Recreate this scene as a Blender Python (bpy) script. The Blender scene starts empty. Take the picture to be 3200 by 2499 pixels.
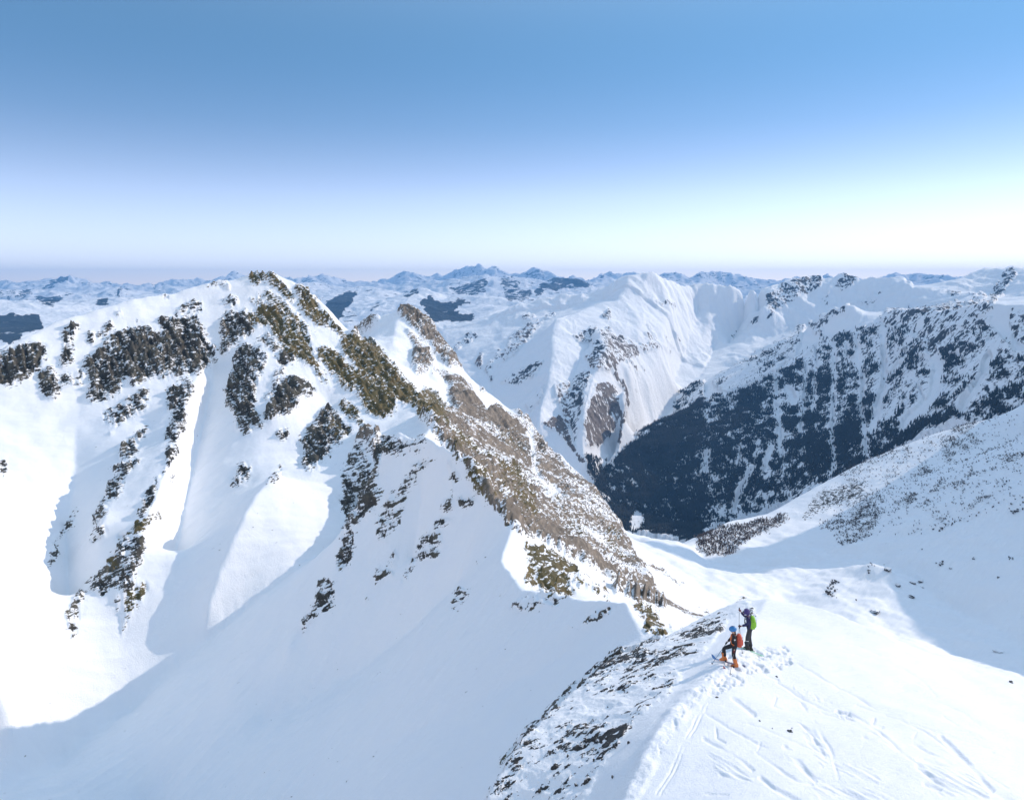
import bpy, bmesh, math, random
import numpy as np
F32 = np.float32
C = bpy.context.scene.collection
rng = np.random.default_rng(7)

# ------------------------------------------------------------------ camera frame
PW, PH, FOC = 2184.0, 1706.0, 1660.0          # sketch units: width, height, focal length
PITCH = math.atan((853 - 628) / FOC)
cp, sp = math.cos(PITCH), math.sin(PITCH)

def ray(x, y):
    a = (x - PW / 2) / FOC
    b = -(y - PH / 2) / FOC
    return a, cp + sp * b, -sp + cp * b
def pol(x, y, r):
    """a point of the place: bearing (rad), log distance, height"""
    a, f, u = ray(x, y)
    return math.atan2(a, f), math.log(r), u / math.hypot(a, f) * r
def raw(deg, r, z):
    return math.radians(deg), math.log(r), z
def world(x, y, r):
    th, s, z = pol(x, y, r)
    return r * math.sin(th), r * math.cos(th), z
def project(X, Y, Z):
    f = cp * Y - sp * Z
    u = sp * Y + cp * Z
    f = np.maximum(f, 1e-3)
    return PW / 2 + FOC * X / f, PH / 2 - FOC * u / f

def c1(x, y): return .32 * x, 546 + .32 * y
def c2(x, y): return 477.8 + .32 * x, 546 + .32 * y
def c3(x, y): return 819 + .36 * x, 546 + .36 * y
def c4(x, y): return 1501.5 + .36 * x, 546 + .36 * y
def c5(x, y): return .4 * x, 1023.7 + .4 * y
def c6(x, y): return 682.5 + .32 * x, 887.2 + .32 * y
def c7(x, y): return 1023.7 + .3197 * x, 1160.2 + .3197 * y
def c8(x, y): return 1501.5 + .3596 * x, 1092 + .3596 * y
def cd(x, y): return x, y

# ------------------------------------------------------------------ noise
_perm = np.random.default_rng(3).permutation(256).astype(np.int32)
_perm = np.concatenate([_perm, _perm])
_ga = np.arange(256) / 256 * 2 * np.pi
_gx, _gy = np.cos(_ga).astype(F32), np.sin(_ga).astype(F32)
def pn(x, y, seed=0):
    x = x + seed * 17.13; y = y + seed * 31.7
    xi = np.floor(x); yi = np.floor(y)
    fx = (x - xi).astype(F32); fy = (y - yi).astype(F32)
    xi = xi.astype(np.int32) & 255; yi = yi.astype(np.int32) & 255
    u = fx * fx * fx * (fx * (fx * 6 - 15) + 10); v = fy * fy * fy * (fy * (fy * 6 - 15) + 10)
    def g(ix, iy, dx, dy):
        h = _perm[_perm[ix & 255] + (iy & 255)]
        return _gx[h] * dx + _gy[h] * dy
    a = g(xi, yi, fx, fy); b = g(xi + 1, yi, fx - 1, fy)
    c = g(xi, yi + 1, fx, fy - 1); d = g(xi + 1, yi + 1, fx - 1, fy - 1)
    return ((a + (b - a) * u) * (1 - v) + (c + (d - c) * u) * v) * 1.5
def fbm(x, y, o=4, seed=0, gain=.5, lac=2.03):
    t = 0; a = 1.0; n = 0
    for i in range(o):
        t = t + a * pn(x, y, seed + i); n += a
        a *= gain; x = x * lac; y = y * lac
    return t / n
def ridged(x, y, o=4, seed=0, gain=.5, lac=2.03):
    t = 0; a = 1.0; n = 0
    for i in range(o):
        t = t + a * (1 - 2 * np.abs(pn(x, y, seed + i))); n += a
        a *= gain; x = x * lac; y = y * lac
    return t / n
def sstep(a, b, x):
    t = np.clip((x - a) / (b - a), 0, 1)
    return t * t * (3 - 2 * t)

# ------------------------------------------------------------------ membrane over break lines
def blur(a, n=1):
    for _ in range(n):
        p = np.pad(a, 1, mode='edge')
        a = (p[:-2, 1:-1] + p[2:, 1:-1] + p[1:-1, :-2] + p[1:-1, 2:] + 4 * p[1:-1, 1:-1]) / 8
    return a
def raster(lines, th0, s0, dth, ds, nt, ns):
    acc = np.zeros((ns, nt)); cnt = np.zeros((ns, nt))
    for L in lines:
        for p, q in zip(L[:-1], L[1:]):
            n = int(max(abs(p[0] - q[0]) / dth, abs(p[1] - q[1]) / ds) * 2) + 2
            k = np.linspace(0, 1, n)
            th = p[0] + (q[0] - p[0]) * k; s = p[1] + (q[1] - p[1]) * k; z = p[2] + (q[2] - p[2]) * k
            i = np.rint((s - s0) / ds).astype(int); j = np.rint((th - th0) / dth).astype(int)
            ok = (i >= 0) & (i < ns) & (j >= 0) & (j < nt)
            np.add.at(acc, (i[ok], j[ok]), z[ok]); np.add.at(cnt, (i[ok], j[ok]), 1)
    return acc / np.maximum(cnt, 1), cnt > 0
def membrane(lines, th0, th1, r0, r1, dth, ds, levels=5, it=260):
    s0, s1 = math.log(r0), math.log(r1)
    Z = None
    for lv in range(levels - 1, -1, -1):
        k = 2 ** lv
        nt = int(round((th1 - th0) / (dth * k))) + 1; ns = int(round((s1 - s0) / (ds * k))) + 1
        a, b = (th1 - th0) / (nt - 1), (s1 - s0) / (ns - 1)
        fz, fm = raster(lines, th0, s0, a, b, nt, ns)
        if Z is None: Z = np.full((ns, nt), fz[fm].mean())
        else: Z = bil(Z, np.linspace(0, Z.shape[0] - 1, ns)[:, None], np.linspace(0, Z.shape[1] - 1, nt)[None, :])
        Z[fm] = fz[fm]
        w = (b / a) ** 2
        n = it * 4 if lv == levels - 1 else (it if lv else it // 3)
        ii, jj = np.indices(Z.shape); red = ((ii + jj) & 1 == 0) & ~fm; blk = ((ii + jj) & 1 == 1) & ~fm
        om = 1.85 if lv else 1.6
        for q in range(n):
            for m in (red, blk):
                p = np.pad(Z, 1, mode='edge')
                avg = (p[:-2, 1:-1] + p[2:, 1:-1] + w * (p[1:-1, :-2] + p[1:-1, 2:])) / (2 + 2 * w)
                Z = np.where(m, Z + om * (avg - Z), Z)
    return Z
def bil(A, fi, fj):
    ni, nj = A.shape
    fi = np.clip(fi, 0, ni - 1.0001); fj = np.clip(fj, 0, nj - 1.0001)
    i = fi.astype(int); j = fj.astype(int); a = fi - i; b = fj - j
    return (A[i, j] * (1 - a) * (1 - b) + A[i + 1, j] * a * (1 - b) + A[i, j + 1] * (1 - a) * b + A[i + 1, j + 1] * a * b)

# ------------------------------------------------------------------ traced cover (rock, moss, scree, wood) in the sketch frame
MS = 2                                            # sketch units per mask cell
MW, MH = int(PW // MS), int(PH // MS)
_mx, _my = np.meshgrid((np.arange(MW) + .5) * MS, (np.arange(MH) + .5) * MS)
def new_mask(): return np.zeros((MH, MW), F32)
def poly(mask, fn, pts, val, mode='max'):
    P = [fn(*p) for p in pts]
    xs = [p[0] for p in P]; ys = [p[1] for p in P]
    j0, j1 = max(0, int(min(xs) / MS) - 1), min(MW, int(max(xs) / MS) + 2)
    i0, i1 = max(0, int(min(ys) / MS) - 1), min(MH, int(max(ys) / MS) + 2)
    if j1 <= j0 or i1 <= i0: return
    X, Y = _mx[i0:i1, j0:j1], _my[i0:i1, j0:j1]
    ins = np.zeros(X.shape, bool)
    for (xa, ya), (xb, yb) in zip(P, P[1:] + P[:1]):
        if ya == yb: continue
        ins ^= ((ya > Y) != (yb > Y)) & (X < (xb - xa) * (Y - ya) / (yb - ya) + xa)
    put(mask, i0, i1, j0, j1, ins * F32(1), val, mode)
def put(mask, i0, i1, j0, j1, w, val, mode):
    v = mask[i0:i1, j0:j1]
    if mode == 'max': v[:] = np.maximum(v, w * val)
    else: v[:] = v * (1 - w) + w * val
def stroke(mask, fn, pts, width, val, mode='max'):
    P = [fn(*p) for p in pts]; k = fn(1, 0)[0] - fn(0, 0)[0]; hw = width * k / 2
    for (xa, ya), (xb, yb) in zip(P[:-1], P[1:]):
        j0, j1 = max(0, int((min(xa, xb) - hw * 2) / MS)), min(MW, int((max(xa, xb) + hw * 2) / MS) + 2)
        i0, i1 = max(0, int((min(ya, yb) - hw * 2) / MS)), min(MH, int((max(ya, yb) + hw * 2) / MS) + 2)
        if j1 <= j0 or i1 <= i0: continue
        X, Y = _mx[i0:i1, j0:j1], _my[i0:i1, j0:j1]
        dx, dy = xb - xa, yb - ya; L = dx * dx + dy * dy + 1e-6
        t = np.clip(((X - xa) * dx + (Y - ya) * dy) / L, 0, 1)
        d = np.hypot(X - xa - t * dx, Y - ya - t * dy)
        put(mask, i0, i1, j0, j1, sstep(hw * 1.5, hw * .6, d).astype(F32), val, mode)
def sample(mask, px, py):
    return bil(mask, py / MS - .5, px / MS - .5).astype(F32) * ((px > -40) & (px < PW + 40) & (py < PH + 40))

# ------------------------------------------------------------------ sheets
def columns(edges, dense):
    out = []
    for (a, b), d in zip(zip(edges[:-1], edges[1:]), dense):
        n = max(2, int((b - a) / d)); out.append(np.linspace(a, b, n, endpoint=False))
    out.append([edges[-1]])
    return np.concatenate(out)
class Sheet: pass
def sheet(lines, th0, th1, r0, r1, cols, ns, dth, ds, sm):
    S = Sheet(); S.th0, S.th1, S.s0, S.s1 = th0, th1, math.log(r0), math.log(r1)
    Z = blur(membrane(lines, th0, th1, r0, r1, dth, ds), sm)
    S.th = cols; S.s = np.linspace(S.s0, S.s1, ns)
    fi = (S.s - S.s0) / (S.s1 - S.s0) * (Z.shape[0] - 1); fj = (S.th - th0) / (th1 - th0) * (Z.shape[1] - 1)
    S.Z = blur(bil(Z, fi[:, None], fj[None, :]), 2).astype(F32)
    S.R = np.exp(S.s)[:, None].astype(F32)
    S.X = (S.R * np.sin(S.th)[None, :]).astype(F32); S.Y = (S.R * np.cos(S.th)[None, :]).astype(F32)
    return S
def normals(X, Y, Z):
    def d(A): return np.gradient(A, axis=0), np.gradient(A, axis=1)
    xa, xb = d(X); ya, yb = d(Y); za, zb = d(Z)
    nx = yb * za - zb * ya; ny = zb * xa - xb * za; nz = xb * ya - yb * xa
    l = np.sqrt(nx * nx + ny * ny + nz * nz) + 1e-9
    return nx / l, ny / l, nz / l
def grid_mesh(name, X, Y, Z, attrs, mat, i0=0, i1=None, j0=0, j1=None, kind='structure'):
    sl = (slice(i0, i1), slice(j0, j1))
    X, Y, Z = X[sl], Y[sl], Z[sl]
    ni, nj = X.shape
    co = np.stack([X, Y, Z], -1).reshape(-1, 3).astype(F32)
    idx = np.arange(ni * nj, dtype=np.int32).reshape(ni, nj)
    q = np.stack([idx[:-1, :-1], idx[:-1, 1:], idx[1:, 1:], idx[1:, :-1]], -1).reshape(-1, 4)
    me = bpy.data.meshes.new(name)
    me.vertices.add(len(co)); me.vertices.foreach_set('co', co.ravel())
    me.loops.add(q.size); me.loops.foreach_set('vertex_index', q.ravel())
    me.polygons.add(len(q)); me.polygons.foreach_set('loop_start', np.arange(0, q.size, 4, dtype=np.int32))
    me.polygons.foreach_set('use_smooth', np.ones(len(q), bool))
    me.update(calc_edges=True)
    for k, v in attrs.items():
        a = me.attributes.new(k, 'FLOAT', 'POINT'); a.data.foreach_set('value', np.ascontiguousarray(v[sl], F32).ravel())
    me.materials.append(mat)
    o = bpy.data.objects.new(name, me); C.objects.link(o)
    if kind: o['kind'] = kind
    return o
Q = 1.0
# ------------------------------------------------------------------ break lines of the near ridge, rocky mountain, basin (x, y, metres away)
def LN(*p): return [pol(*q) for q in p]
def RW(*p): return [raw(*q) for q in p]
def LC(fn, *p): return [pol(*fn(q[0], q[1]), q[2]) for q in p]

near = [
 # crest of the skiers' dome
 RW((8, 11, -13.2)) + LN((1290, 1790, 18), (1330, 1706, 20), (1400, 1560, 23.5), (1480, 1470, 27), (1560, 1400, 31), (1600, 1335, 37), (1640, 1275, 46)),
 # hidden link dome -> saddle
 LN((1640, 1275, 46), (1540, 1312, 58), (1460, 1347, 67), (1375, 1372, 73), (1350, 1320, 79), (1335, 1284, 86), (1290, 1278, 93), (1190, 1272, 106),
    (1110, 1262, 117), (1068, 1210, 132), (1090, 1142, 145), (1050, 1080, 155), (1010, 1005, 166), (975, 983, 171), (905, 925, 184), (880, 936, 188), (850, 912, 194)),
 # left rim of the dome as seen against the bowl, then its hidden foot
 LN((1040, 1706, 24), (1080, 1640, 25.5), (1140, 1560, 28), (1230, 1470, 32), (1290, 1420, 36), (1400, 1365, 41), (1480, 1325, 44), (1560, 1290, 46.5), (1640, 1275, 46)),
 LN((1010, 1760, 24.5), (1040, 1706, 24)),
 LN((1060, 1725, 43), (1110, 1640, 45), (1175, 1560, 49), (1250, 1482, 53), (1330, 1428, 58), (1420, 1378, 62)),
 # bowl on the left of the crest
 LN((1200, 1400, 88), (1000, 1500, 98), (800, 1600, 112), (600, 1706, 125)),
 LN((1060, 1725, 43), (950, 1720, 65), (800, 1720, 90), (600, 1720, 125), (300, 1720, 165), (0, 1720, 176)),
 LN((980, 1250, 150), (880, 1350, 152), (740, 1450, 156), (560, 1540, 160)),
 # gully between bowl and mountain
 LN((-120, 1740, 174), (0, 1690, 182), (120, 1623, 193), (280, 1503, 203), (380, 1403, 208), (480, 1335, 211), (620, 1231, 219), (740, 1165, 231), (770, 1080, 258)),
 # rock rib on the left of the small summit
 LN((850, 912, 194), (815, 970, 190), (780, 1060, 186), (735, 1180, 178), (690, 1250, 174), (640, 1345, 170), (612, 1362, 169)),
 # face below the small summit
 LN((905, 925, 184), (900, 1060, 176), (880, 1200, 167)),
 # big summit and its ridge to the col
 LC(c1, (0, 620, 340), (60, 590, 342), (200, 530, 346), (330, 470, 352), (560, 400, 360), (830, 310, 368), (1100, 240, 374), (1340, 165, 380), (1500, 140, 383), (1650, 120, 385), (1820, 122, 385), (1940, 145, 383), (2010, 200, 380))
 + LN((655, 620, 377), (700, 650, 370), (735, 690, 362), (780, 726, 355), (800, 740, 352), (850, 790, 338), (900, 850, 318), (930, 893, 293), (915, 915, 270), (890, 990, 245), (868, 1065, 222), (856, 1050, 207), (850, 912, 194)),
 RW((-42, 322, -40), (-37, 332, -27)) + LC(c1, (0, 620, 340)),
 # back of the big summit
 RW((-42, 380, -80), (-33, 400, -60)) + LN((300, 700, 410), (500, 640, 430), (600, 630, 430), (680, 690, 420)),
 # spurs and gullies on the face
 LN((700, 858, 312), (668, 900, 299), (640, 990, 276)),                     # lower spur
 LN((436, 775, 328), (395, 880, 295), (345, 1050, 254), (300, 1130, 239), (262, 1260, 222), (258, 1330, 217)),   # long rib
 LN((455, 790, 338), (430, 900, 311), (400, 1050, 278), (360, 1250, 243)),  # couloir
 LN((560, 735, 338), (530, 850, 306), (515, 915, 293)),                     # rib right of the couloir
 LN((650, 800, 322), (610, 850, 302), (575, 885, 293)),
 LN((590, 1000, 254), (520, 1100, 231), (440, 1300, 211)),                  # lower snow fan
 LN((320, 905, 300), (265, 1000, 272), (215, 1120, 246)),                   # short rib
 LN((170, 850, 316), (160, 1000, 288), (140, 1150, 263), (150, 1330, 234)), # trough
 LN((-160, 940, 250), (-140, 1250, 208), (20, 1520, 192)),
 # second summit and the far edge of the brown flank
 LN((735, 720, 575), (790, 690, 566), (838, 664, 560), (860, 648, 560), (880, 651, 557), (905, 668, 553), (940, 722, 543), (985, 795, 530), (1060, 850, 520), (1115, 893, 515), (1165, 950, 506),
    (1210, 985, 500), (1240, 1030, 490), (1267, 1048, 485), (1300, 1100, 470), (1337, 1158, 455)),
 LN((860, 648, 560), (838, 720, 520), (850, 775, 480), (905, 850, 420)),     # snowy left face of the second summit
 LN((700, 760, 520), (770, 745, 480), (850, 805, 400), (920, 880, 345)),
 LN((720, 760, 640), (880, 720, 620), (960, 800, 600), (1080, 920, 590), (1200, 1060, 570), (1290, 1140, 560), (1340, 1190, 560)),
 # brown flank: hidden dip behind the crest, foot of the slope
 LN((1395, 1388, 88), (1340, 1302, 104), (1250, 1292, 124), (1160, 1285, 132)),
 LN((1120, 1190, 172), (1200, 1258, 186), (1280, 1278, 215), (1380, 1292, 275), (1450, 1312, 325), (1560, 1297, 425)),
 LN((1560, 1297, 425), (1470, 1230, 480), (1390, 1165, 520), (1345, 1150, 530), (1337, 1158, 455)),
 LN((1345, 1150, 530), (1420, 1160, 580), (1490, 1160, 630), (1500, 1195, 600)),
 # basin
 LN((1560, 1297, 425), (1600, 1275, 470), (1700, 1275, 500), (1800, 1290, 490), (1900, 1320, 480), (2050, 1400, 445), (2184, 1432, 430)),
 LN((1500, 1195, 585), (1534, 1220, 545), (1598, 1225, 550), (1674, 1220, 555), (1753, 1211, 556), (1825, 1203, 556), (1861, 1202, 548), (1893, 1212, 540)),
 LN((1530, 1205, 605), (1600, 1212, 606), (1700, 1205, 606), (1800, 1197, 602), (1900, 1205, 580), (1980, 1260, 540), (2100, 1330, 500), (2184, 1370, 480)),
 LN((1600, 1170, 650), (1700, 1150, 682), (1800, 1080, 755), (2000, 1000, 800), (2184, 950, 850)),
 LN((1490, 1152, 650), (1560, 1110, 722), (1640, 1095, 762), (1700, 1060, 800), (1850, 980, 862), (2000, 920, 902), (2184, 875, 935)),
 LN((1345, 1185, 660), (1420, 1200, 740), (1490, 1210, 800), (1560, 1190, 880), (1700, 1110, 1000), (2000, 990, 1085), (2184, 940, 1100)),
 # right foot of the dome
 LN((1640, 1275, 46), (1700, 1285, 46), (1760, 1300, 45), (1850, 1335, 43.5), (1900, 1360, 42.5), (1960, 1405, 41), (2040, 1437, 41), (2100, 1432, 44), (2184, 1447, 46)),
 LN((1600, 1310, 70), (1700, 1320, 72), (1850, 1380, 70), (1960, 1440, 68), (2040, 1470, 66), (2184, 1480, 72)),
 LN((1560, 1335, 180), (1760, 1345, 250), (2000, 1440, 250), (2184, 1470, 250)),
 LN((2184, 1706, 26), (1900, 1720, 21.4), (1600, 1720, 19.7), (1330, 1706, 20)),
 LN((1700, 1500, 28.5), (1900, 1500, 31), (2100, 1560, 31.5)),
 # beyond the frame on the right: a higher ridge
 RW((33.5, 935, -115), (34.2, 1000, -165), (34.2, 1200, -300)), RW((36.2, 960, -30), (37.5, 1040, 190), (40, 1040, 140), (42.3, 1000, 80), (43.6, 965, 90), (45, 950, 92), (48, 880, 82), (52, 790, 66), (57, 720, 50), (66, 660, 30), (70, 650, 30)),
 RW((35, 480, -182), (42, 430, -180), (52, 350, -172), (70, 250, -160)),
 RW((34, 74, -33), (44, 74, -34), (60, 70, -36), (70, 70, -38)), RW((34, 46, -19.5), (44, 44, -19.5), (70, 36, -20)),
 RW((-42, 11, -22), (-20, 11, -19), (8, 11, -13.2), (40, 11, -13.0), (70, 11, -13.5)), RW((34, 26, -15), (70, 22, -15)),
 RW((-42, 180, -113), (-37, 188, -110)), RW((-42, 60, -72), (-30, 80, -74), (-15, 62, -50)), RW((-42, 25, -42), (-25, 25, -34), (-12, 25, -24)),
 RW((-42, 1200, -420), (-20, 1200, -420), (0, 1200, -420), (10, 1200, -420), (20, 1200, -370), (34, 1200, -310), (37, 1200, -120), (42, 1200, -60), (70, 1200, -80)),
 RW((-42, 600, -220), (-12, 640, -220)),
]

mid = [
 LC(c3, (320, 420, 2600), (500, 393, 2600), (650, 370, 2600), (830, 290, 2600), (1050, 228, 2600), (1200, 220, 2600), (1330, 180, 2600), (1460, 125, 2600), (1560, 115, 2630), (1640, 140, 2680), (1700, 152, 2720), (1750, 172, 2800), (1800, 178, 2850), (1896, 165, 2900))
 + LN((1573, 606, 2920), (1640, 614, 2980)),
 LN((700, 790, 2350), (860, 770, 2450), (934, 697, 2600)),
 LC(c3, (1460, 125, 2600), (1440, 190, 2550), (1380, 265, 2480), (1250, 290, 2430), (1130, 330, 2330), (1020, 378, 2230), (1000, 480, 2130), (1000, 600, 2020), (980, 720, 1930), (940, 850, 1840), (920, 960, 1760)) + LN((1120, 980, 1690)),
 LN((960, 745, 2400), (1040, 800, 2150), (1060, 880, 1950), (1100, 950, 1810), (1060, 1000, 1780)),
 LC(c3, (1380, 265, 2480), (1300, 262, 2560), (1180, 262, 2560), (1000, 335, 2540)),
 LN((1118, 653, 2590), (1060, 715, 2440)),
 LN((1165, 688, 2400), (1130, 730, 2260)),
 LC(c3, (1430, 790, 1950), (1410, 950, 1850), (1395, 1130, 1790), (1350, 1180, 1765)),
 LC(c3, (1330, 430, 2230), (1250, 440, 2180), (1320, 560, 2080), (1250, 700, 1960), (1190, 880, 1800), (1180, 1000, 1730), (1180, 1180, 1680)),
 LC(c3, (1230, 520, 2180), (1120, 720, 1970), (1090, 900, 1850), (1100, 1050, 1780)),
 LC(c3, (1700, 300, 2620), (1640, 520, 2400), (1560, 760, 2180)), LC(c3, (1560, 260, 2560), (1500, 520, 2300), (1440, 700, 2080)),
 LC(c3, (1860, 330, 2850), (1790, 560, 2620), (1700, 780, 2400)),
 LN((1523, 740, 2740), (1501, 794, 2530), (1440, 862, 2330), (1400, 905, 2170), (1350, 962, 1970), (1301, 980, 1810), (1280, 1012, 1730), (1300, 1075, 1650), (1340, 1115, 1600), (1400, 1147, 1610), (1480, 1160, 1610), (1640, 1120, 1600)),
 LN((1640, 1120, 1540), (1850, 1070, 1360), (2184, 985, 1240)), RW((36, 1220, -225), (45, 1150, -160)),
 # wooded mountain
 LC(c3, (1380, 1190, 1780), (1430, 1150, 1810), (1550, 1060, 1880), (1700, 1000, 1950)) + LN((1501, 870, 2020), (1602, 829, 2100), (1656, 798, 2140), (1725, 748, 2210), (1738, 718, 2270), (1732, 692, 2350)),
 LN((1732, 692, 2350), (1764, 672, 2330), (1818, 649, 2280), (1840, 688, 2210), (1870, 683, 2170), (1897, 665, 2120), (1950, 668, 2020), (2005, 661, 1930), (2056, 658, 1850), (2113, 650, 1780), (2128, 647, 1760), (2184, 655, 1700)),
 RW((36, 1640, 10), (45, 1500, 60)),
 LC(c4, (1740, 290, 1760), (1700, 420, 1720), (1660, 620, 1620), (1600, 850, 1480)),
 LC(c4, (1100, 360, 2120), (1060, 700, 1920), (1000, 1000, 1720)),
 LC(c4, (610, 580, 2180), (620, 850, 1990), (640, 1150, 1740)),
 # upper bowl and skyline
 LN((1552, 737, 2800), (1573, 708, 2900), (1609, 690, 3000), (1627, 654, 2855), (1638, 643, 2928), (1645, 614, 2983)),
 LC(c4, (400, 187, 2983), (440, 182, 3020), (600, 120, 3111), (660, 112, 3111), (700, 132, 3093), (820, 105, 3111), (920, 152, 3093), (1000, 135, 3093), (1080, 135, 3093), (1180, 125, 3074), (1240, 205, 2928), (1330, 190, 2928), (1380, 170, 2974), (1540, 122, 3020), (1580, 192, 2928), (1600, 112, 3065), (1700, 75, 3111), (1810, 55, 3111), (1896, 80, 3065)),
 RW((36, 3050, 130), (45, 3000, 160)),
 LN((1600, 740, 2720), (1690, 705, 2860), (1760, 684, 2900), (1850, 655, 2980), (1900, 690, 2800), (2000, 672, 2760), (2100, 660, 2720), (2184, 665, 2740)),
 LN((1560, 790, 2560), (1640, 770, 2560), (1700, 740, 2640)),
 LC(c4, (1580, 192, 2930), (1640, 260, 2600), (1690, 287, 2250), (1740, 287, 1770)),
 LC(c4, (1180, 125, 3074), (1230, 230, 3050)), LC(c4, (1810, 55, 3111), (1720, 250, 2900)),
 # backs
 RW((-10, 3000, -300), (0, 3000, -300), (8, 3000, -200), (10, 3100, -130), (13, 3400, -120), (17, 3600, -160), (24, 3600, -140), (45, 3800, -60)),
 RW((-12, 950, -470), (0, 950, -480), (12, 950, -480), (20, 1000, -420), (45, 1000, -300)), RW((-12, 1800, -420), (-3, 1800, -420), (3, 1680, -440)),
]

far = [
 LN((-300, 655, 12500), (-100, 640, 12500), (0, 628, 12500), (60, 629, 12500), (110, 611, 12000), (150, 602, 12000), (200, 606, 12000), (270, 618, 12000), (330, 611, 12000), (380, 596, 12000), (420, 597, 12000), (560, 612, 12500),
    (650, 610, 13000), (690, 600, 13000), (745, 598, 13000), (770, 603, 13000), (800, 600, 13000), (830, 604, 13000), (870, 603, 13500), (920, 600, 14000), (945, 590, 14000), (975, 582, 14000), (992, 584, 14000), (1010, 586, 14000), (1040, 584, 14000),
    (1075, 592, 14000), (1110, 586, 14000), (1135, 578, 14000), (1160, 586, 14000), (1195, 592, 14000), (1222, 595, 14000), (1245, 593, 14000), (1262, 588, 14000), (1290, 600, 14000), (1340, 603, 14000), (1400, 604, 14500), (1460, 600, 14500), (1500, 606, 14500), (1560, 604, 14500), (1600, 608, 14500), (1700, 610, 14000), (2200, 605, 14000), (2400, 600, 14000)),
 LC(c3, (-150, 330, 7000), (0, 250, 7500), (120, 190, 8000), (300, 200, 8500), (420, 205, 8500), (500, 180, 8300), (600, 140, 8000), (660, 142, 8000), (720, 150, 8000), (790, 175, 8000), (870, 160, 8500), (960, 185, 8500), (1050, 175, 8500), (1180, 158, 8500), (1240, 205, 8300), (1330, 230, 8000)),
 LC(c3, (650, 150, 7900), (690, 200, 7300), (700, 280, 6600)), LC(c3, (900, 180, 8300), (930, 230, 7700)),
 LC(c3, (60, 290, 4700), (120, 262, 4800), (230, 216, 5200), (300, 245, 5000), (370, 250, 5200), (530, 266, 5000), (640, 262, 5000), (700, 290, 4800), (760, 300, 4700)),
 LC(c3, (350, 250, 5200), (350, 290, 4800), (330, 330, 4500)), LC(c3, (230, 300, 4600), (260, 400, 3700), (420, 400, 3900), (520, 360, 4200)),
 LC(c3, (300, 430, 3500), (420, 410, 3600), (600, 380, 3900), (800, 300, 4300)),
 LN((630, 612, 8000), (660, 628, 6500), (690, 650, 5200), (700, 690, 4300)), LN((700, 690, 4300), (745, 720, 3600), (780, 700, 4000), (800, 665, 4600), (860, 650, 4700)),
 LN((692, 652, 5100), (763, 629, 6000), (790, 622, 6400)), LN((790, 640, 5600), (810, 655, 5000)),
 LN((560, 625, 10000), (700, 622, 10000), (850, 612, 10000), (960, 612, 10000)),
 # left
 LN((-300, 680, 4200), (-60, 655, 4300), (0, 648, 4400), (70, 652, 4400), (130, 662, 4200), (200, 668, 4400), (300, 650, 5000), (360, 635, 5500)),
 LN((-100, 760, 2600), (0, 740, 2700), (90, 700, 3100), (130, 690, 3300)),
 LN((-100, 640, 9000), (0, 632, 9000), (60, 645, 8500), (130, 655, 8000), (250, 640, 8000), (330, 625, 8500)),
 LN((-60, 668, 6500), (130, 668, 6500), (260, 655, 6800)),
 RW((-44, 2300, -500), (-20, 2300, -450), (-10, 2300, -450), (0, 2500, -450), (12, 3500, -350), (25, 5000, -300), (45, 5000, -200)),
 RW((-44, 17500, -400), (0, 17500, -400), (45, 17500, -400)),
]

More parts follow.
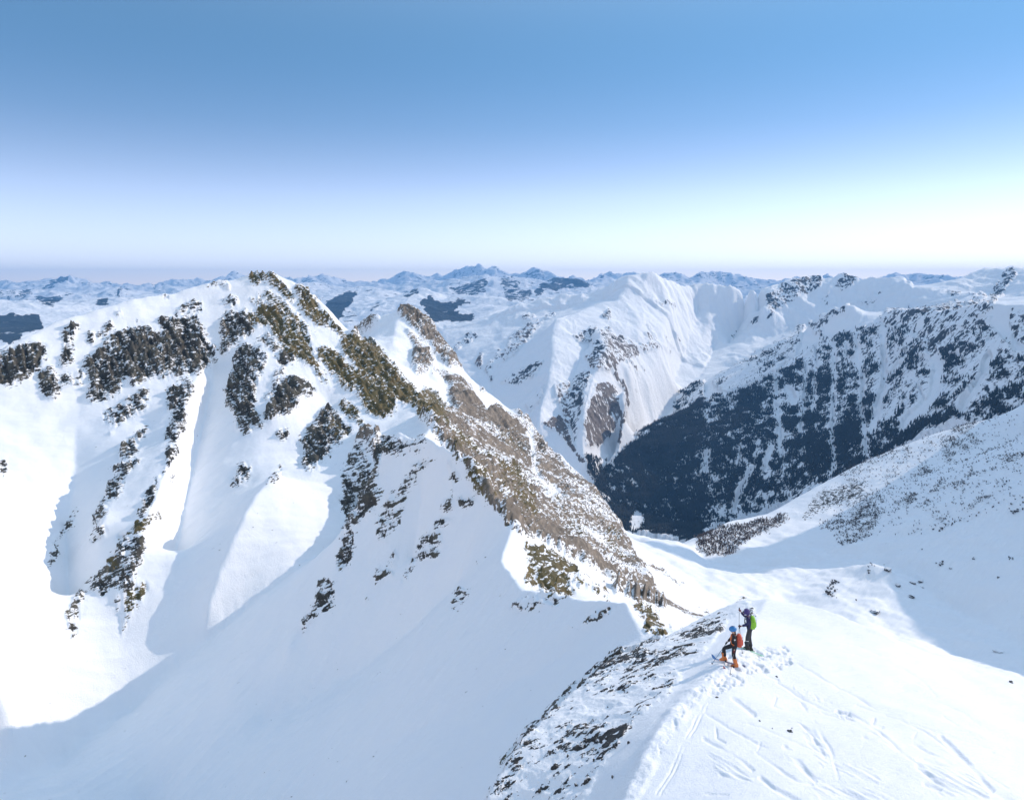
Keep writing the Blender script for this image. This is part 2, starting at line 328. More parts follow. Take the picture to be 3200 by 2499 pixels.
# ------------------------------------------------------------------ traced cover
rock, moss, scree, wood, scrub, streak = (new_mask() for _ in range(6))
def many(mask, fn, items):
    for v, pts in items: poly(mask, fn, pts, v)
many(rock, c1, [
 (.95, [(0, 720), (60, 640), (200, 600), (300, 610), (310, 680), (220, 760), (140, 830), (0, 860)]),
 (.5, [(0, 640), (80, 600), (60, 680), (0, 710)]),
 (.7, [(430, 490), (480, 480), (530, 490), (480, 560), (440, 640), (420, 580)]),
 (.9, [(400, 660), (490, 620), (480, 700), (410, 740), (390, 700)]),
 (.8, [(590, 515), (630, 510), (620, 570), (590, 585)]), (.8, [(660, 550), (700, 480), (760, 470), (740, 520)]),
 (.6, [(775, 395), (800, 390), (800, 410), (780, 412)]), (.6, [(910, 435), (940, 430), (930, 445)]),
 (.88, [(260, 780), (340, 740), (410, 860), (410, 890), (340, 935), (270, 880)]), (.85, [(410, 800), (500, 780), (480, 840), (420, 850)]), (.6, [(515, 760), (545, 750), (540, 840), (510, 840)]),
 (.78, [(560, 730), (620, 650), (700, 600), (760, 540), (870, 490), (960, 490), (1010, 510), (1100, 510), (1060, 440), (1100, 400), (1180, 400), (1300, 390), (1350, 480), (1360, 560), (1450, 600), (1450, 640), (1410, 710), (1300, 760), (1200, 800), (1000, 800), (880, 850), (800, 800), (800, 900), (740, 940), (610, 955), (570, 900), (600, 800)]),
 (.95, [(1180, 500), (1300, 500), (1450, 610), (1410, 700), (1200, 690), (1170, 600)]), (.92, [(740, 660), (960, 560), (1100, 600), (960, 690), (760, 750)]),
 (.55, [(1170, 340), (1280, 280), (1360, 290), (1340, 350), (1170, 370)]), (.45, [(1350, 190), (1450, 150), (1530, 150), (1530, 210), (1480, 180), (1370, 200)]), (.6, [(1090, 250), (1120, 245), (1110, 280), (1080, 280)]),
 (.6, [(1480, 270), (1560, 260), (1600, 300), (1540, 335), (1480, 300)]),
 (.8, [(1465, 420), (1500, 380), (1640, 365), (1700, 420), (1680, 500), (1600, 560), (1560, 610), (1480, 650), (1460, 560)]),
 (.8, [(1540, 700), (1640, 590), (1720, 640), (1780, 700), (1740, 800), (1700, 900), (1690, 1000), (1730, 1100), (1760, 1140), (1650, 1180), (1580, 1190), (1570, 1080), (1530, 1030), (1500, 860), (1560, 760)]),
 (.6, [(1700, 560), (1780, 520), (1850, 560), (1900, 600), (1830, 660), (1740, 600)]),
 (.85, [(1860, 680), (1940, 640), (1960, 700), (1900, 760), (1860, 740)]), (.5, [(1770, 960), (1850, 780), (1900, 760), (1860, 850), (1790, 990)]),
 (1.0, [(1845, 900), (1900, 840), (1990, 820), (2080, 860), (2100, 890), (2050, 930), (1990, 950), (1980, 1010), (1880, 1060), (1820, 1100), (1750, 1090), (1800, 1010)]),
 (.7, [(1110, 870), (1300, 820), (1280, 890), (1240, 960), (1220, 1100), (1200, 1200), (1080, 1220), (1140, 1130), (1160, 1010), (1090, 1030), (1020, 1080), (1120, 990)]),
 (.62, [(690, 1080), (720, 990), (780, 1010), (860, 930), (990, 880), (1000, 930), (900, 1000), (980, 960), (960, 1010), (880, 1070), (770, 1130), (700, 1090)]),
 (.72, [(980, 1120), (1020, 1130), (940, 1190), (900, 1240), (930, 1280), (860, 1340), (810, 1350), (800, 1280), (850, 1220)]),
 (.95, [(770, 1390), (850, 1380), (940, 1350), (900, 1390), (840, 1430), (770, 1430)]), (.78, [(760, 1470), (820, 1450), (810, 1530), (720, 1640), (700, 1706), (670, 1706), (690, 1620)]),
 (.74, [(1130, 1250), (1190, 1250), (1190, 1310), (1110, 1430), (1040, 1540), (1030, 1600), (960, 1706), (920, 1706), (990, 1560), (1090, 1450), (1110, 1350)]), (.6, [(1120, 1470), (1180, 1490), (1140, 1510)]),
 (.72, [(1550, 1500), (1600, 1410), (1690, 1430), (1660, 1480), (1580, 1540), (1530, 1540)]), (.7, [(1790, 1530), (1800, 1500), (1880, 1390), (1880, 1420), (1810, 1540)]),
 (.85, [(1850, 1220), (1900, 1150), (1920, 1160), (1910, 1210), (1870, 1230)]), (.6, [(720, 1180), (750, 1170), (740, 1200)]), (.5, [(0, 1370), (45, 1350), (40, 1480), (0, 1440)]),
])
many(moss, c1, [
 (.95, [(1660, 380), (1760, 340), (1880, 360), (1900, 440), (2000, 540), (2080, 640), (2120, 740), (2050, 720), (1960, 690), (1890, 640), (1860, 560), (1780, 470), (1690, 450)]),
 (.8, [(1670, 130), (1760, 130), (1840, 160), (1930, 240), (1960, 300), (1900, 290), (1820, 200), (1750, 170), (1700, 200), (1670, 180)]),
 (.8, [(1970, 200), (2030, 210), (2100, 290), (2132, 330), (2132, 480), (2080, 440), (2000, 300)]),
 (.42, [(1640, 280), (1800, 250), (1990, 380), (2050, 560), (1950, 480), (1850, 380), (1700, 340)]),
])
many(rock, c5, [
 (.78, [(600, 0), (650, 20), (580, 70), (570, 140), (530, 230), (500, 240), (540, 100)]), (1, [(480, 300), (520, 240), (575, 240), (550, 310), (490, 345)]),
 (.74, [(840, 0), (830, 80), (790, 140), (740, 200), (750, 150), (810, 50)]), (.74, [(620, 330), (760, 310), (770, 370), (740, 450), (700, 520), (690, 600), (650, 600), (610, 570), (540, 610), (480, 580), (490, 540), (580, 450), (620, 380)]),
 (.62, [(440, 580), (470, 570), (420, 670), (420, 700), (400, 790), (420, 820), (370, 830), (350, 740), (380, 660)]), (.5, [(610, 620), (650, 600), (620, 690)]),
 (.58, [(430, 110), (400, 180), (400, 240), (350, 260), (310, 350), (290, 390), (330, 400), (290, 440), (250, 470), (240, 450), (280, 370), (350, 220)]),
 (.8, [(1830, 0), (1878, 0), (1878, 380), (1850, 440), (1800, 460), (1800, 400), (1850, 260), (1820, 170)]), (.78, [(1680, 560), (1720, 520), (1780, 540), (1790, 620), (1750, 710), (1700, 660), (1640, 760), (1610, 810), (1640, 680), (1690, 620)]),
])
many(moss, c5, [(.85, [(740, 230), (800, 195), (885, 180), (870, 220), (800, 230), (750, 300), (640, 320), (630, 300)]), (.8, [(700, 590), (760, 530), (800, 545), (740, 640), (690, 700), (660, 790), (650, 780), (670, 640)]), (.9, [(580, 430), (640, 400), (650, 470), (590, 500)])])
many(rock, c2, [
 (.8, [(620, 1080), (690, 985), (760, 1010), (760, 1070), (850, 1170), (830, 1200), (720, 1310), (600, 1420), (530, 1420), (500, 1380), (560, 1290), (490, 1250), (560, 1160)]),
 (.52, [(780, 1400), (880, 1280), (950, 1330), (980, 1400), (940, 1480), (900, 1600), (800, 1640), (780, 1520)]),
 (.85, [(470, 190), (540, 220), (610, 290), (540, 300), (480, 260)]),
])
many(moss, c2, [
 (.8, [(760, 960), (800, 960), (860, 1000), (920, 1080), (930, 1140), (880, 1120), (800, 1040)]), (.7, [(650, 1080), (760, 1080), (850, 1170), (760, 1250), (680, 1200)]),
 (.97, [(640, 620), (700, 590), (780, 690), (880, 780), (930, 860), (880, 900), (760, 830), (690, 760), (640, 690)]),
 (.98, [(760, 560), (860, 530), (960, 550), (1060, 650), (1140, 740), (1220, 850), (1300, 920), (1390, 1010), (1450, 1100), (1440, 1150), (1340, 1110), (1260, 1010), (1150, 950), (1110, 1050), (1010, 1060), (940, 1010), (890, 910), (900, 860), (880, 720), (780, 640)]),
 (.88, [(530, 330), (600, 300), (690, 400), (690, 480), (600, 450), (540, 400)]), (.85, [(690, 400), (760, 460), (850, 540), (780, 540), (720, 470)]),
 (.75, [(480, 430), (550, 450), (570, 560), (600, 680), (640, 760), (690, 860), (730, 910), (650, 830), (590, 740), (500, 700), (400, 680), (380, 640), (440, 600), (500, 560), (430, 520), (300, 470), (200, 420), (300, 370), (390, 420)]),
])
many(scree, c2, [(.95, [(870, 1240), (930, 1200), (1000, 1190), (1045, 1240), (1000, 1290), (900, 1270)]), (.8, [(940, 1300), (1000, 1300), (1000, 1350)]), (.6, [(840, 520), (900, 440), (960, 420), (1050, 430), (980, 490), (920, 530)])])
many(rock, c6, [
 (.86, [(440, 140), (540, 150), (560, 190), (540, 260), (420, 240), (400, 300), (380, 400), (400, 480), (380, 570), (290, 650), (240, 700), (220, 680), (260, 540), (270, 450), (350, 360), (380, 220)]),
 (.45, [(560, 190), (690, 140), (680, 200), (600, 230)]), (.5, [(600, 330), (740, 280), (740, 330), (650, 380), (640, 440), (600, 500), (570, 600), (500, 660), (440, 640), (420, 560), (500, 480), (580, 400)]),
 (.5, [(380, 650), (480, 600), (560, 640), (500, 750), (430, 840), (390, 800), (370, 720)]), (.55, [(800, 600), (860, 540), (900, 470), (860, 420), (840, 320), (900, 340), (930, 420), (880, 520), (890, 600), (820, 640)]),
 (.6, [(910, 550), (980, 510), (1020, 560), (1000, 600), (930, 600)]), (.46, [(640, 860), (720, 740), (820, 660), (890, 690), (800, 760), (820, 830), (750, 860), (820, 920), (770, 960), (700, 930), (620, 990), (590, 1090), (520, 1110), (590, 990)]),
 (.5, [(470, 900), (530, 860), (510, 940), (490, 1040), (390, 1100), (340, 1120), (370, 1020), (440, 980)]), (.8, [(170, 750), (220, 700), (200, 800), (150, 900), (190, 950), (130, 1000), (110, 940), (140, 830)]),
 (.72, [(0, 1060), (60, 1070), (100, 1130), (80, 1240), (0, 1250)]), (.5, [(870, 1290), (900, 1200), (1000, 1170), (980, 1260), (890, 1330)]), (.7, [(1040, 1000), (1060, 980), (1050, 1030)]),
 (.66, [(1260, 1290), (1350, 1220), (1450, 1210), (1600, 1210), (1560, 1290), (1480, 1240), (1400, 1300)]), (.85, [(1830, 1310), (1930, 1270), (1930, 1310), (1850, 1340)]), (.9, [(300, 1200), (330, 1180), (310, 1220)]), (.45, [(720, 1450), (770, 1400), (750, 1440)]),
 (.5, [(1630, 1420), (1800, 1330), (1850, 1340), (1700, 1400)]),
])
poly(scree, c6, [(660, 0), (1100, 0), (1290, 20), (1480, 60), (1600, 110), (1680, 200), (1770, 350), (1830, 490), (1900, 620), (1990, 750), (2060, 880), (2150, 1010), (2300, 1300), (2000, 1180), (1900, 1060), (1780, 1000), (1700, 960), (1600, 900), (1450, 820), (1330, 830), (1180, 660), (1050, 480), (950, 330), (830, 230), (780, 130), (700, 60)], .63)
many(moss, c6, [
 (.8, [(1180, 330), (1300, 360), (1400, 480), (1450, 650), (1480, 760), (1400, 720), (1260, 560), (1200, 440)]), (.85, [(840, 220), (900, 210), (1000, 230), (1090, 330), (1000, 320), (900, 290)]),
 (.72, [(1000, 360), (1060, 440), (1080, 520), (1180, 620), (1300, 720), (1360, 800), (1300, 770), (1150, 620), (1040, 500), (980, 380)]),
 (.92, [(1350, 860), (1450, 890), (1600, 940), (1700, 1020), (1770, 1120), (1740, 1160), (1640, 1080), (1690, 1200), (1500, 1210), (1340, 1130), (1400, 1000)]), (.9, [(1840, 1200), (1880, 1110), (1930, 1215)]),
 (.7, [(660, 0), (830, 0), (860, 130), (1000, 230), (860, 210), (760, 110)]), (.5, [(1100, 100), (1250, 60), (1400, 300), (1420, 370), (1330, 350), (1200, 230)]), (.5, [(1500, 560), (1600, 560), (1800, 850), (1700, 820)]), (.55, [(1850, 800), (1980, 820), (2080, 1000), (2000, 980)]),
])
poly(moss, c6, [(830, 230), (1000, 230), (1100, 330), (1200, 330), (1330, 380), (1450, 640), (1500, 780), (1400, 830), (1180, 660), (1050, 480), (950, 330)], .62)
for m in (scree, moss):
    for v, pts in [(0, [(1210, 880), (1280, 800), (1350, 850), (1400, 1000), (1340, 1150), (1240, 1110)]), (.1, [(1140, 540), (1200, 560), (1330, 700), (1290, 690)]), (.1, [(1370, 120), (1430, 110), (1430, 330), (1520, 480), (1400, 400), (1390, 260)]),
                   (.1, [(1690, 1000), (1900, 1170), (1830, 1200), (1700, 1100)]), (.12, [(1330, 780), (1420, 790), (1480, 840), (1400, 860)]), (.15, [(1600, 640), (1700, 720), (1640, 700)]), (.1, [(1450, 440), (1520, 470), (1640, 590), (1560, 560)])]:
        poly(m, c6, pts, v, 'set')
many(scree, c3, [
 (.82, [(60, 300), (120, 280), (230, 310), (300, 420), (400, 560), (460, 690), (380, 680), (300, 560), (220, 450), (140, 400)]), (.55, [(130, 440), (180, 560), (160, 660), (200, 700), (300, 700), (260, 560), (200, 480)]),
 (.55, [(260, 640), (380, 720), (480, 750), (560, 870), (620, 980), (560, 960), (440, 850), (360, 740)]), (.6, [(740, 900), (800, 870), (930, 1000), (880, 1000)]), (.75, [(360, 780), (480, 850), (580, 960), (640, 1060), (500, 1000), (400, 880)]),
 (.8, [(620, 940), (680, 920), (740, 1010), (860, 1200), (880, 1280), (760, 1180), (660, 1040)]), (.6, [(900, 1050), (1050, 1050), (1130, 1160), (1240, 1390), (1150, 1320), (1000, 1170)]),
])
many(moss, c3, [(.85, [(250, 770), (380, 880), (340, 960), (350, 1030), (260, 980), (200, 900)]), (.7, [(340, 1060), (440, 1050), (520, 1130), (590, 1240), (480, 1200)])])
for pts, w, v in [([(780, 200), (1000, 330), (1200, 400), (1380, 470), (1500, 500)], 16, .6), ([(1000, 230), (1230, 390), (1430, 460), (1560, 500)], 26, .75), ([(1090, 130), (1200, 170), (1420, 330)], 10, .45), ([(880, 300), (1010, 340), (1150, 430)], 10, .5), ([(1250, 320), (1420, 400), (1560, 470)], 10, .5), ([(1120, 240), (1210, 380)], 40, .9)]:
    stroke(streak, c7, pts, w, v)
many(moss, c7, [(.97, [(1030, 400), (1080, 400), (1100, 440), (1140, 420), (1190, 490), (1190, 560), (1250, 580), (1230, 625), (1190, 630), (1180, 560), (1150, 540), (1120, 610), (1090, 590), (1100, 510), (1050, 460)]), (.8, [(1250, 540), (1270, 540), (1305, 580), (1290, 580)])])
many(rock, c6, [(.8, [(1440, 170), (1470, 130), (1520, 200), (1500, 280), (1460, 270)]), (.8, [(1520, 140), (1570, 150), (1610, 230), (1610, 320), (1560, 260)]), (.8, [(1700, 350), (1760, 380), (1830, 490), (1760, 450)]), (.65, [(1290, 30), (1340, 120), (1410, 250), (1420, 350), (1350, 300), (1260, 160)]), (.6, [(1560, 440), (1640, 470), (1700, 620), (1620, 580)]), (.6, [(900, 80), (980, 90), (1000, 140), (930, 140)]),
 (.5, [(1480, 760), (1530, 760), (1540, 830), (1490, 810)]), (.6, [(1840, 870), (1950, 900), (2060, 1010), (1980, 1000)]), (.55, [(1050, 460), (1140, 530), (1200, 640), (1110, 570)]), (.6, [(1600, 1000), (1700, 1060), (1760, 1130), (1680, 1090)]), (.5, [(1180, 180), (1260, 260), (1330, 330), (1240, 290)])])
many(rock, c3, [(.6, [(140, 330), (210, 310), (280, 400), (320, 470), (250, 440)]), (.7, [(330, 470), (390, 560), (460, 690), (400, 640)]), (.7, [(160, 560), (260, 540), (290, 640), (260, 700), (190, 690)]), (.6, [(560, 780), (610, 760), (600, 810)])])
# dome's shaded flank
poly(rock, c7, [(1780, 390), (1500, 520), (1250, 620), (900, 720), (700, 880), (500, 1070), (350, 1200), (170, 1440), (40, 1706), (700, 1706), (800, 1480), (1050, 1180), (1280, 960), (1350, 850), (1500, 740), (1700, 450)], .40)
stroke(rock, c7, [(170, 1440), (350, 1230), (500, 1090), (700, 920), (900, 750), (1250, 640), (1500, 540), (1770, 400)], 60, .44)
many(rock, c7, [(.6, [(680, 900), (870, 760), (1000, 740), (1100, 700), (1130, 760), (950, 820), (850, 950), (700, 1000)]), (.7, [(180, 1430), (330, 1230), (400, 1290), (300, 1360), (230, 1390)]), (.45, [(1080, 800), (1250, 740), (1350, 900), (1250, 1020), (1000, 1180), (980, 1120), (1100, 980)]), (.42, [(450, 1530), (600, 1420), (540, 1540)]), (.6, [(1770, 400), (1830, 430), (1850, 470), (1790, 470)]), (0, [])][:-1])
# right-hand snow slope and basin
many(rock, c4, [(.62, [(560, 1540), (700, 1380), (900, 1330), (1000, 1350), (900, 1430), (740, 1490), (600, 1550)]), (.4, [(850, 1420), (960, 1400), (960, 1560), (860, 1620)])])
many(scrub, c4, [(.8, [(680, 1580), (800, 1530), (820, 1600), (780, 1625), (690, 1610)]), (.8, [(830, 1660), (860, 1540), (1000, 1470), (1110, 1500), (1000, 1590), (980, 1680), (800, 1706)]), (.6, [(940, 1440), (1040, 1380), (1060, 1440), (960, 1520)]), (.8, [(1140, 1450), (1260, 1400), (1260, 1460), (1150, 1480)]), (.6, [(1250, 1480), (1340, 1440), (1340, 1490), (1270, 1500)]),
 (.9, [(1240, 1335), (1320, 1240), (1380, 1270), (1280, 1330)]), (.85, [(1420, 1390), (1600, 1280), (1615, 1330), (1500, 1380)]), (.8, [(1330, 1380), (1400, 1310), (1430, 1330), (1350, 1400)]), (.75, [(1420, 1220), (1400, 1130), (1500, 1010), (1640, 950), (1560, 1040), (1700, 1060), (1600, 1130), (1480, 1210)]), (.6, [(1270, 1160), (1400, 1080), (1500, 1020), (1420, 1130), (1290, 1170)]),
 (.85, [(1750, 1215), (1800, 1180), (1910, 1150), (1910, 1190), (1810, 1235)]), (.8, [(1680, 1280), (1710, 1255), (1740, 1270), (1700, 1290)]), (.75, [(1560, 1480), (1690, 1410), (1690, 1430), (1590, 1490)]), (.55, [(1380, 1610), (1400, 1560), (1500, 1500), (1560, 1520), (1420, 1610)]), (.6, [(1790, 1540), (1870, 1510), (1870, 1540), (1820, 1560)]), (.4, [(1030, 1330), (1200, 1250), (1240, 1290), (1080, 1370)]),
 (.55, [(780, 1300), (960, 1200), (1100, 1150), (1250, 1110), (1200, 1180), (1000, 1250), (840, 1340)])])
poly(scrub, c4, [(700, 1420), (1100, 1180), (1500, 980), (1700, 930), (1896, 930), (1896, 1500), (1300, 1640), (900, 1706)], .24)
many(scrub, c8, [(.7, [(730, 500), (760, 410), (785, 410), (780, 500)]), (.45, [(940, 340), (1000, 310), (1020, 340), (960, 400)]), (.5, [(850, 530), (910, 530), (910, 540)]), (.5, [(760, 130), (860, 30), (1000, 20), (980, 150), (800, 180)]), (.4, [(1330, 350), (1400, 290), (1480, 330), (1360, 355)]), (.4, [(1240, 240), (1290, 210), (1270, 240)]), (.35, [(1720, 420), (1800, 390), (1790, 410)]), (.45, [(1780, 280), (1840, 250), (1800, 290)])])
poly(wood, c8, [(-30, 130), (150, 80), (400, 36), (500, 0), (470, 60), (330, 130), (230, 200), (100, 262), (20, 262), (-40, 220)], .9)
midrock, midscree, midwood = (new_mask() for _ in range(3))
poly(midwood, c4, [(-20, 905), (280, 790), (430, 700), (620, 560), (700, 500), (760, 480), (900, 430), (1050, 420), (1200, 470), (1400, 560), (1550, 640), (1700, 640), (1896, 600), (1896, 960), (1500, 1000), (1000, 1200), (700, 1400), (-20, 1640)], .6)
poly(midwood, c4, [(-20, 905), (280, 800), (430, 720), (560, 640), (660, 700), (1000, 800), (1050, 1000), (1300, 1010), (1896, 780), (1896, 960), (1500, 1000), (1000, 1200), (700, 1400), (-20, 1640)], .75)
poly(midwood, c4, [(-20, 1150), (200, 1030), (430, 1080), (700, 1080), (1000, 1010), (1100, 1120), (1400, 960), (1600, 900), (1500, 1000), (1000, 1200), (700, 1400), (-20, 1660)], .84)
poly(midwood, c3, [(1896, 880), (1700, 985), (1430, 1140), (1260, 1300), (1240, 1400), (1400, 1640), (1896, 1706)], .95)
poly(midwood, c3, [(1180, 1180), (1290, 1200), (1330, 1180), (1280, 1300), (1240, 1390), (1190, 1280)], .7)
many(midwood, c4, [(.45, [(60, 790), (110, 720), (250, 640), (360, 560), (500, 480), (600, 420), (560, 560), (430, 680), (280, 760), (120, 800)]), (.4, [(1330, 620), (1500, 520), (1700, 420), (1860, 640), (1600, 800), (1450, 700)])])
many(midwood, c3, [(.55, [(1720, 920), (1750, 850), (1896, 760), (1896, 850), (1780, 930)]), (.5, [(1490, 1060), (1560, 1010), (1640, 980), (1560, 1050), (1500, 1090)]), (.4, [(840, 880), (940, 770), (930, 850), (860, 920)])])
for pts, w in [([(770, 520), (775, 800), (765, 1050), (780, 1300)], 20), ([(910, 460), (920, 680), (950, 750), (935, 900), (970, 1180)], 22), ([(430, 700), (430, 830)], 18), ([(435, 900), (445, 1080), (460, 1190)], 26), ([(605, 650), (590, 900), (570, 1060)], 16), ([(660, 520), (668, 700), (650, 950)], 14), ([(1070, 460), (1080, 650), (1080, 800), (1000, 1050)], 32), ([(1350, 560), (1390, 650), (1370, 830), (1200, 1010)], 50), ([(1700, 640), (1650, 760), (1540, 930)], 40), ([(360, 1300), (400, 1160)], 28), ([(175, 1520), (230, 1390), (290, 1290)], 24), ([(0, 1300), (20, 1200)], 30), ([(850, 540), (850, 640)], 14), ([(500, 800), (520, 860)], 40), ([(330, 1130), (300, 1300)], 10), ([(220, 1160), (210, 1260)], 12), ([(1110, 720), (1260, 560)], 18), ([(1300, 850), (1250, 720)], 14)]:
    stroke(midwood, c4, pts, w * 1.5, .0, 'set')
poly(midwood, c3, [(1450, 1640), (1450, 1570), (1490, 1530), (1540, 1560), (1540, 1640)], .08, 'set')
many(midscree, c3, [(.85, [(1180, 1000), (1250, 760), (1330, 760), (1400, 870), (1410, 930), (1350, 1040), (1290, 1110), (1200, 1130)]), (.5, [(1270, 440), (1330, 430), (1400, 500), (1560, 540), (1620, 560), (1500, 590), (1330, 680), (1290, 640), (1300, 540)]), (.85, [(940, 1000), (1050, 930), (1090, 1020), (1130, 1130), (1200, 1250), (1150, 1200), (1060, 1060)]),
 (.48, [(700, 600), (760, 480), (860, 400), (940, 380), (900, 430), (820, 540), (720, 640)]), (.7, [(540, 650), (580, 590), (580, 690)]), (.5, [(1190, 620), (1340, 620), (1330, 690), (1230, 680)]), (.6, [(1535, 470), (1560, 470), (1620, 560), (1580, 570)]), (.55, [(1630, 540), (1680, 540), (1690, 570)]), (.5, [(1000, 780), (1100, 740), (1110, 1000), (1080, 1000), (1040, 860)])])
for pts, w, v in [([(1330, 600), (1360, 720), (1420, 800), (1432, 870), (1405, 1000), (1390, 1110)], 16, .85), ([(1430, 560), (1500, 700)], 8, .5), ([(1400, 560), (1450, 680)], 6, .45), ([(1660, 480), (1750, 600)], 6, .4), ([(1550, 400), (1620, 540)], 7, .4), ([(1480, 740), (1490, 810)], 6, .4), ([(1500, 600), (1540, 680)], 6, .4), ([(1720, 470), (1770, 560)], 6, .4)]:
    stroke(midscree, c3, pts, w, v)
many(midrock, c3, [(.55, [(700, 760), (830, 680), (960, 620), (900, 720), (800, 780)]), (.5, [(820, 380), (860, 340), (900, 350), (850, 390)]), (.55, [(950, 360), (1000, 330), (1020, 350), (970, 370)]), (.6, [(1280, 380), (1330, 330), (1340, 390)]), (.55, [(1120, 490), (1180, 440), (1260, 420), (1240, 520), (1150, 520)]), (.6, [(1250, 560), (1300, 440), (1440, 500), (1400, 530), (1320, 500), (1310, 680), (1240, 640)]), (.6, [(1090, 900), (1130, 720), (1220, 700), (1180, 880), (1130, 1100)]), (.4, [(1600, 280), (1720, 280), (1720, 320)]), (.4, [(640, 650), (680, 560), (720, 600)]), (.5, [(600, 700), (640, 640), (650, 760)]), (.45, [(400, 560), (520, 470), (560, 480), (440, 560)])])
many(midrock, c4, [(.6, [(370, 240), (480, 180), (620, 130), (700, 130), (680, 200), (560, 250), (430, 330), (380, 370)]), (.7, [(780, 180), (830, 115), (915, 155), (820, 220)]), (.5, [(690, 250), (740, 230), (720, 300)]), (.8, [(280, 400), (330, 350), (320, 420)]), (.75, [(365, 380), (400, 330), (385, 375)]), (.55, [(1440, 220), (1520, 200), (1500, 240)]), (.6, [(1690, 240), (1780, 120), (1830, 60), (1850, 130), (1760, 230), (1720, 270)]), (.3, [(1560, 250), (1660, 230), (1660, 280)]),
 (.5, [(1030, 380), (1100, 330), (1400, 315), (1720, 290), (1700, 350), (1400, 420), (1150, 450)]), (.5, [(1150, 450), (1400, 400), (1700, 380), (1640, 560), (1300, 620), (1150, 560)]), (.6, [(640, 420), (880, 290), (830, 330), (760, 380), (690, 430), (680, 480)]), (.3, [(900, 280), (1050, 220), (1000, 300)]), (.5, [(1640, 460), (1700, 420), (1690, 560), (1600, 640), (1520, 620)]), (.55, [(1820, 330), (1896, 340), (1896, 560), (1830, 480)]), (.5, [(1760, 620), (1830, 480), (1850, 640), (1780, 700)]), (.45, [(160, 480), (210, 430), (170, 510)]), (.5, [(620, 420), (700, 400), (700, 490)])])
farwood = new_mask()
many(farwood, c3, [(.97, [(210, 300), (270, 255), (320, 290), (420, 280), (520, 275), (510, 300), (440, 320), (420, 350), (540, 365), (520, 400), (300, 395), (250, 350)]), (.9, [(110, 265), (180, 225), (220, 225), (140, 275)]), (.62, [(370, 235), (480, 185), (590, 150), (620, 170), (600, 240), (480, 260)]), (.55, [(690, 180), (760, 160), (860, 250), (900, 260), (820, 290), (720, 290)]), (.8, [(880, 240), (970, 190), (1040, 170), (1180, 160), (1240, 205), (1200, 220), (1060, 225), (960, 235), (900, 265)])])
many(farwood, c2, [(.97, [(670, 340), (780, 280), (890, 262), (850, 340), (800, 400), (760, 450), (700, 400)]), (.6, [(600, 200), (660, 220), (640, 235)]), (.6, [(970, 380), (1050, 345), (1040, 365), (980, 400)]), (.3, [(780, 400), (900, 360), (880, 430), (800, 470)])])
many(farwood, c1, [(.97, [(0, 420), (80, 410), (100, 430), (260, 410), (290, 490), (180, 520), (140, 540), (60, 595), (0, 560)]), (.7, [(270, 245), (340, 215), (480, 190), (440, 220), (330, 245)]), (.6, [(90, 320), (140, 280), (230, 260), (180, 330)]), (.75, [(230, 330), (270, 310), (380, 320), (520, 262), (420, 320), (370, 350), (280, 350)]), (.5, [(0, 260), (120, 270), (80, 320), (0, 310)]), (.85, [(600, 350), (660, 325), (725, 318), (720, 345), (640, 355)]), (.75, [(780, 290), (840, 240), (880, 235), (820, 280), (780, 305)])])
farwood[:] = blur(farwood, 1)
for m in (rock, moss, scree): m[:] = .4 * blur(m, 2) + .35 * blur(m, 16) + .25 * blur(m, 60)
for m in (midrock, midscree, midwood, scrub, wood): m[:] = blur(m, 1)
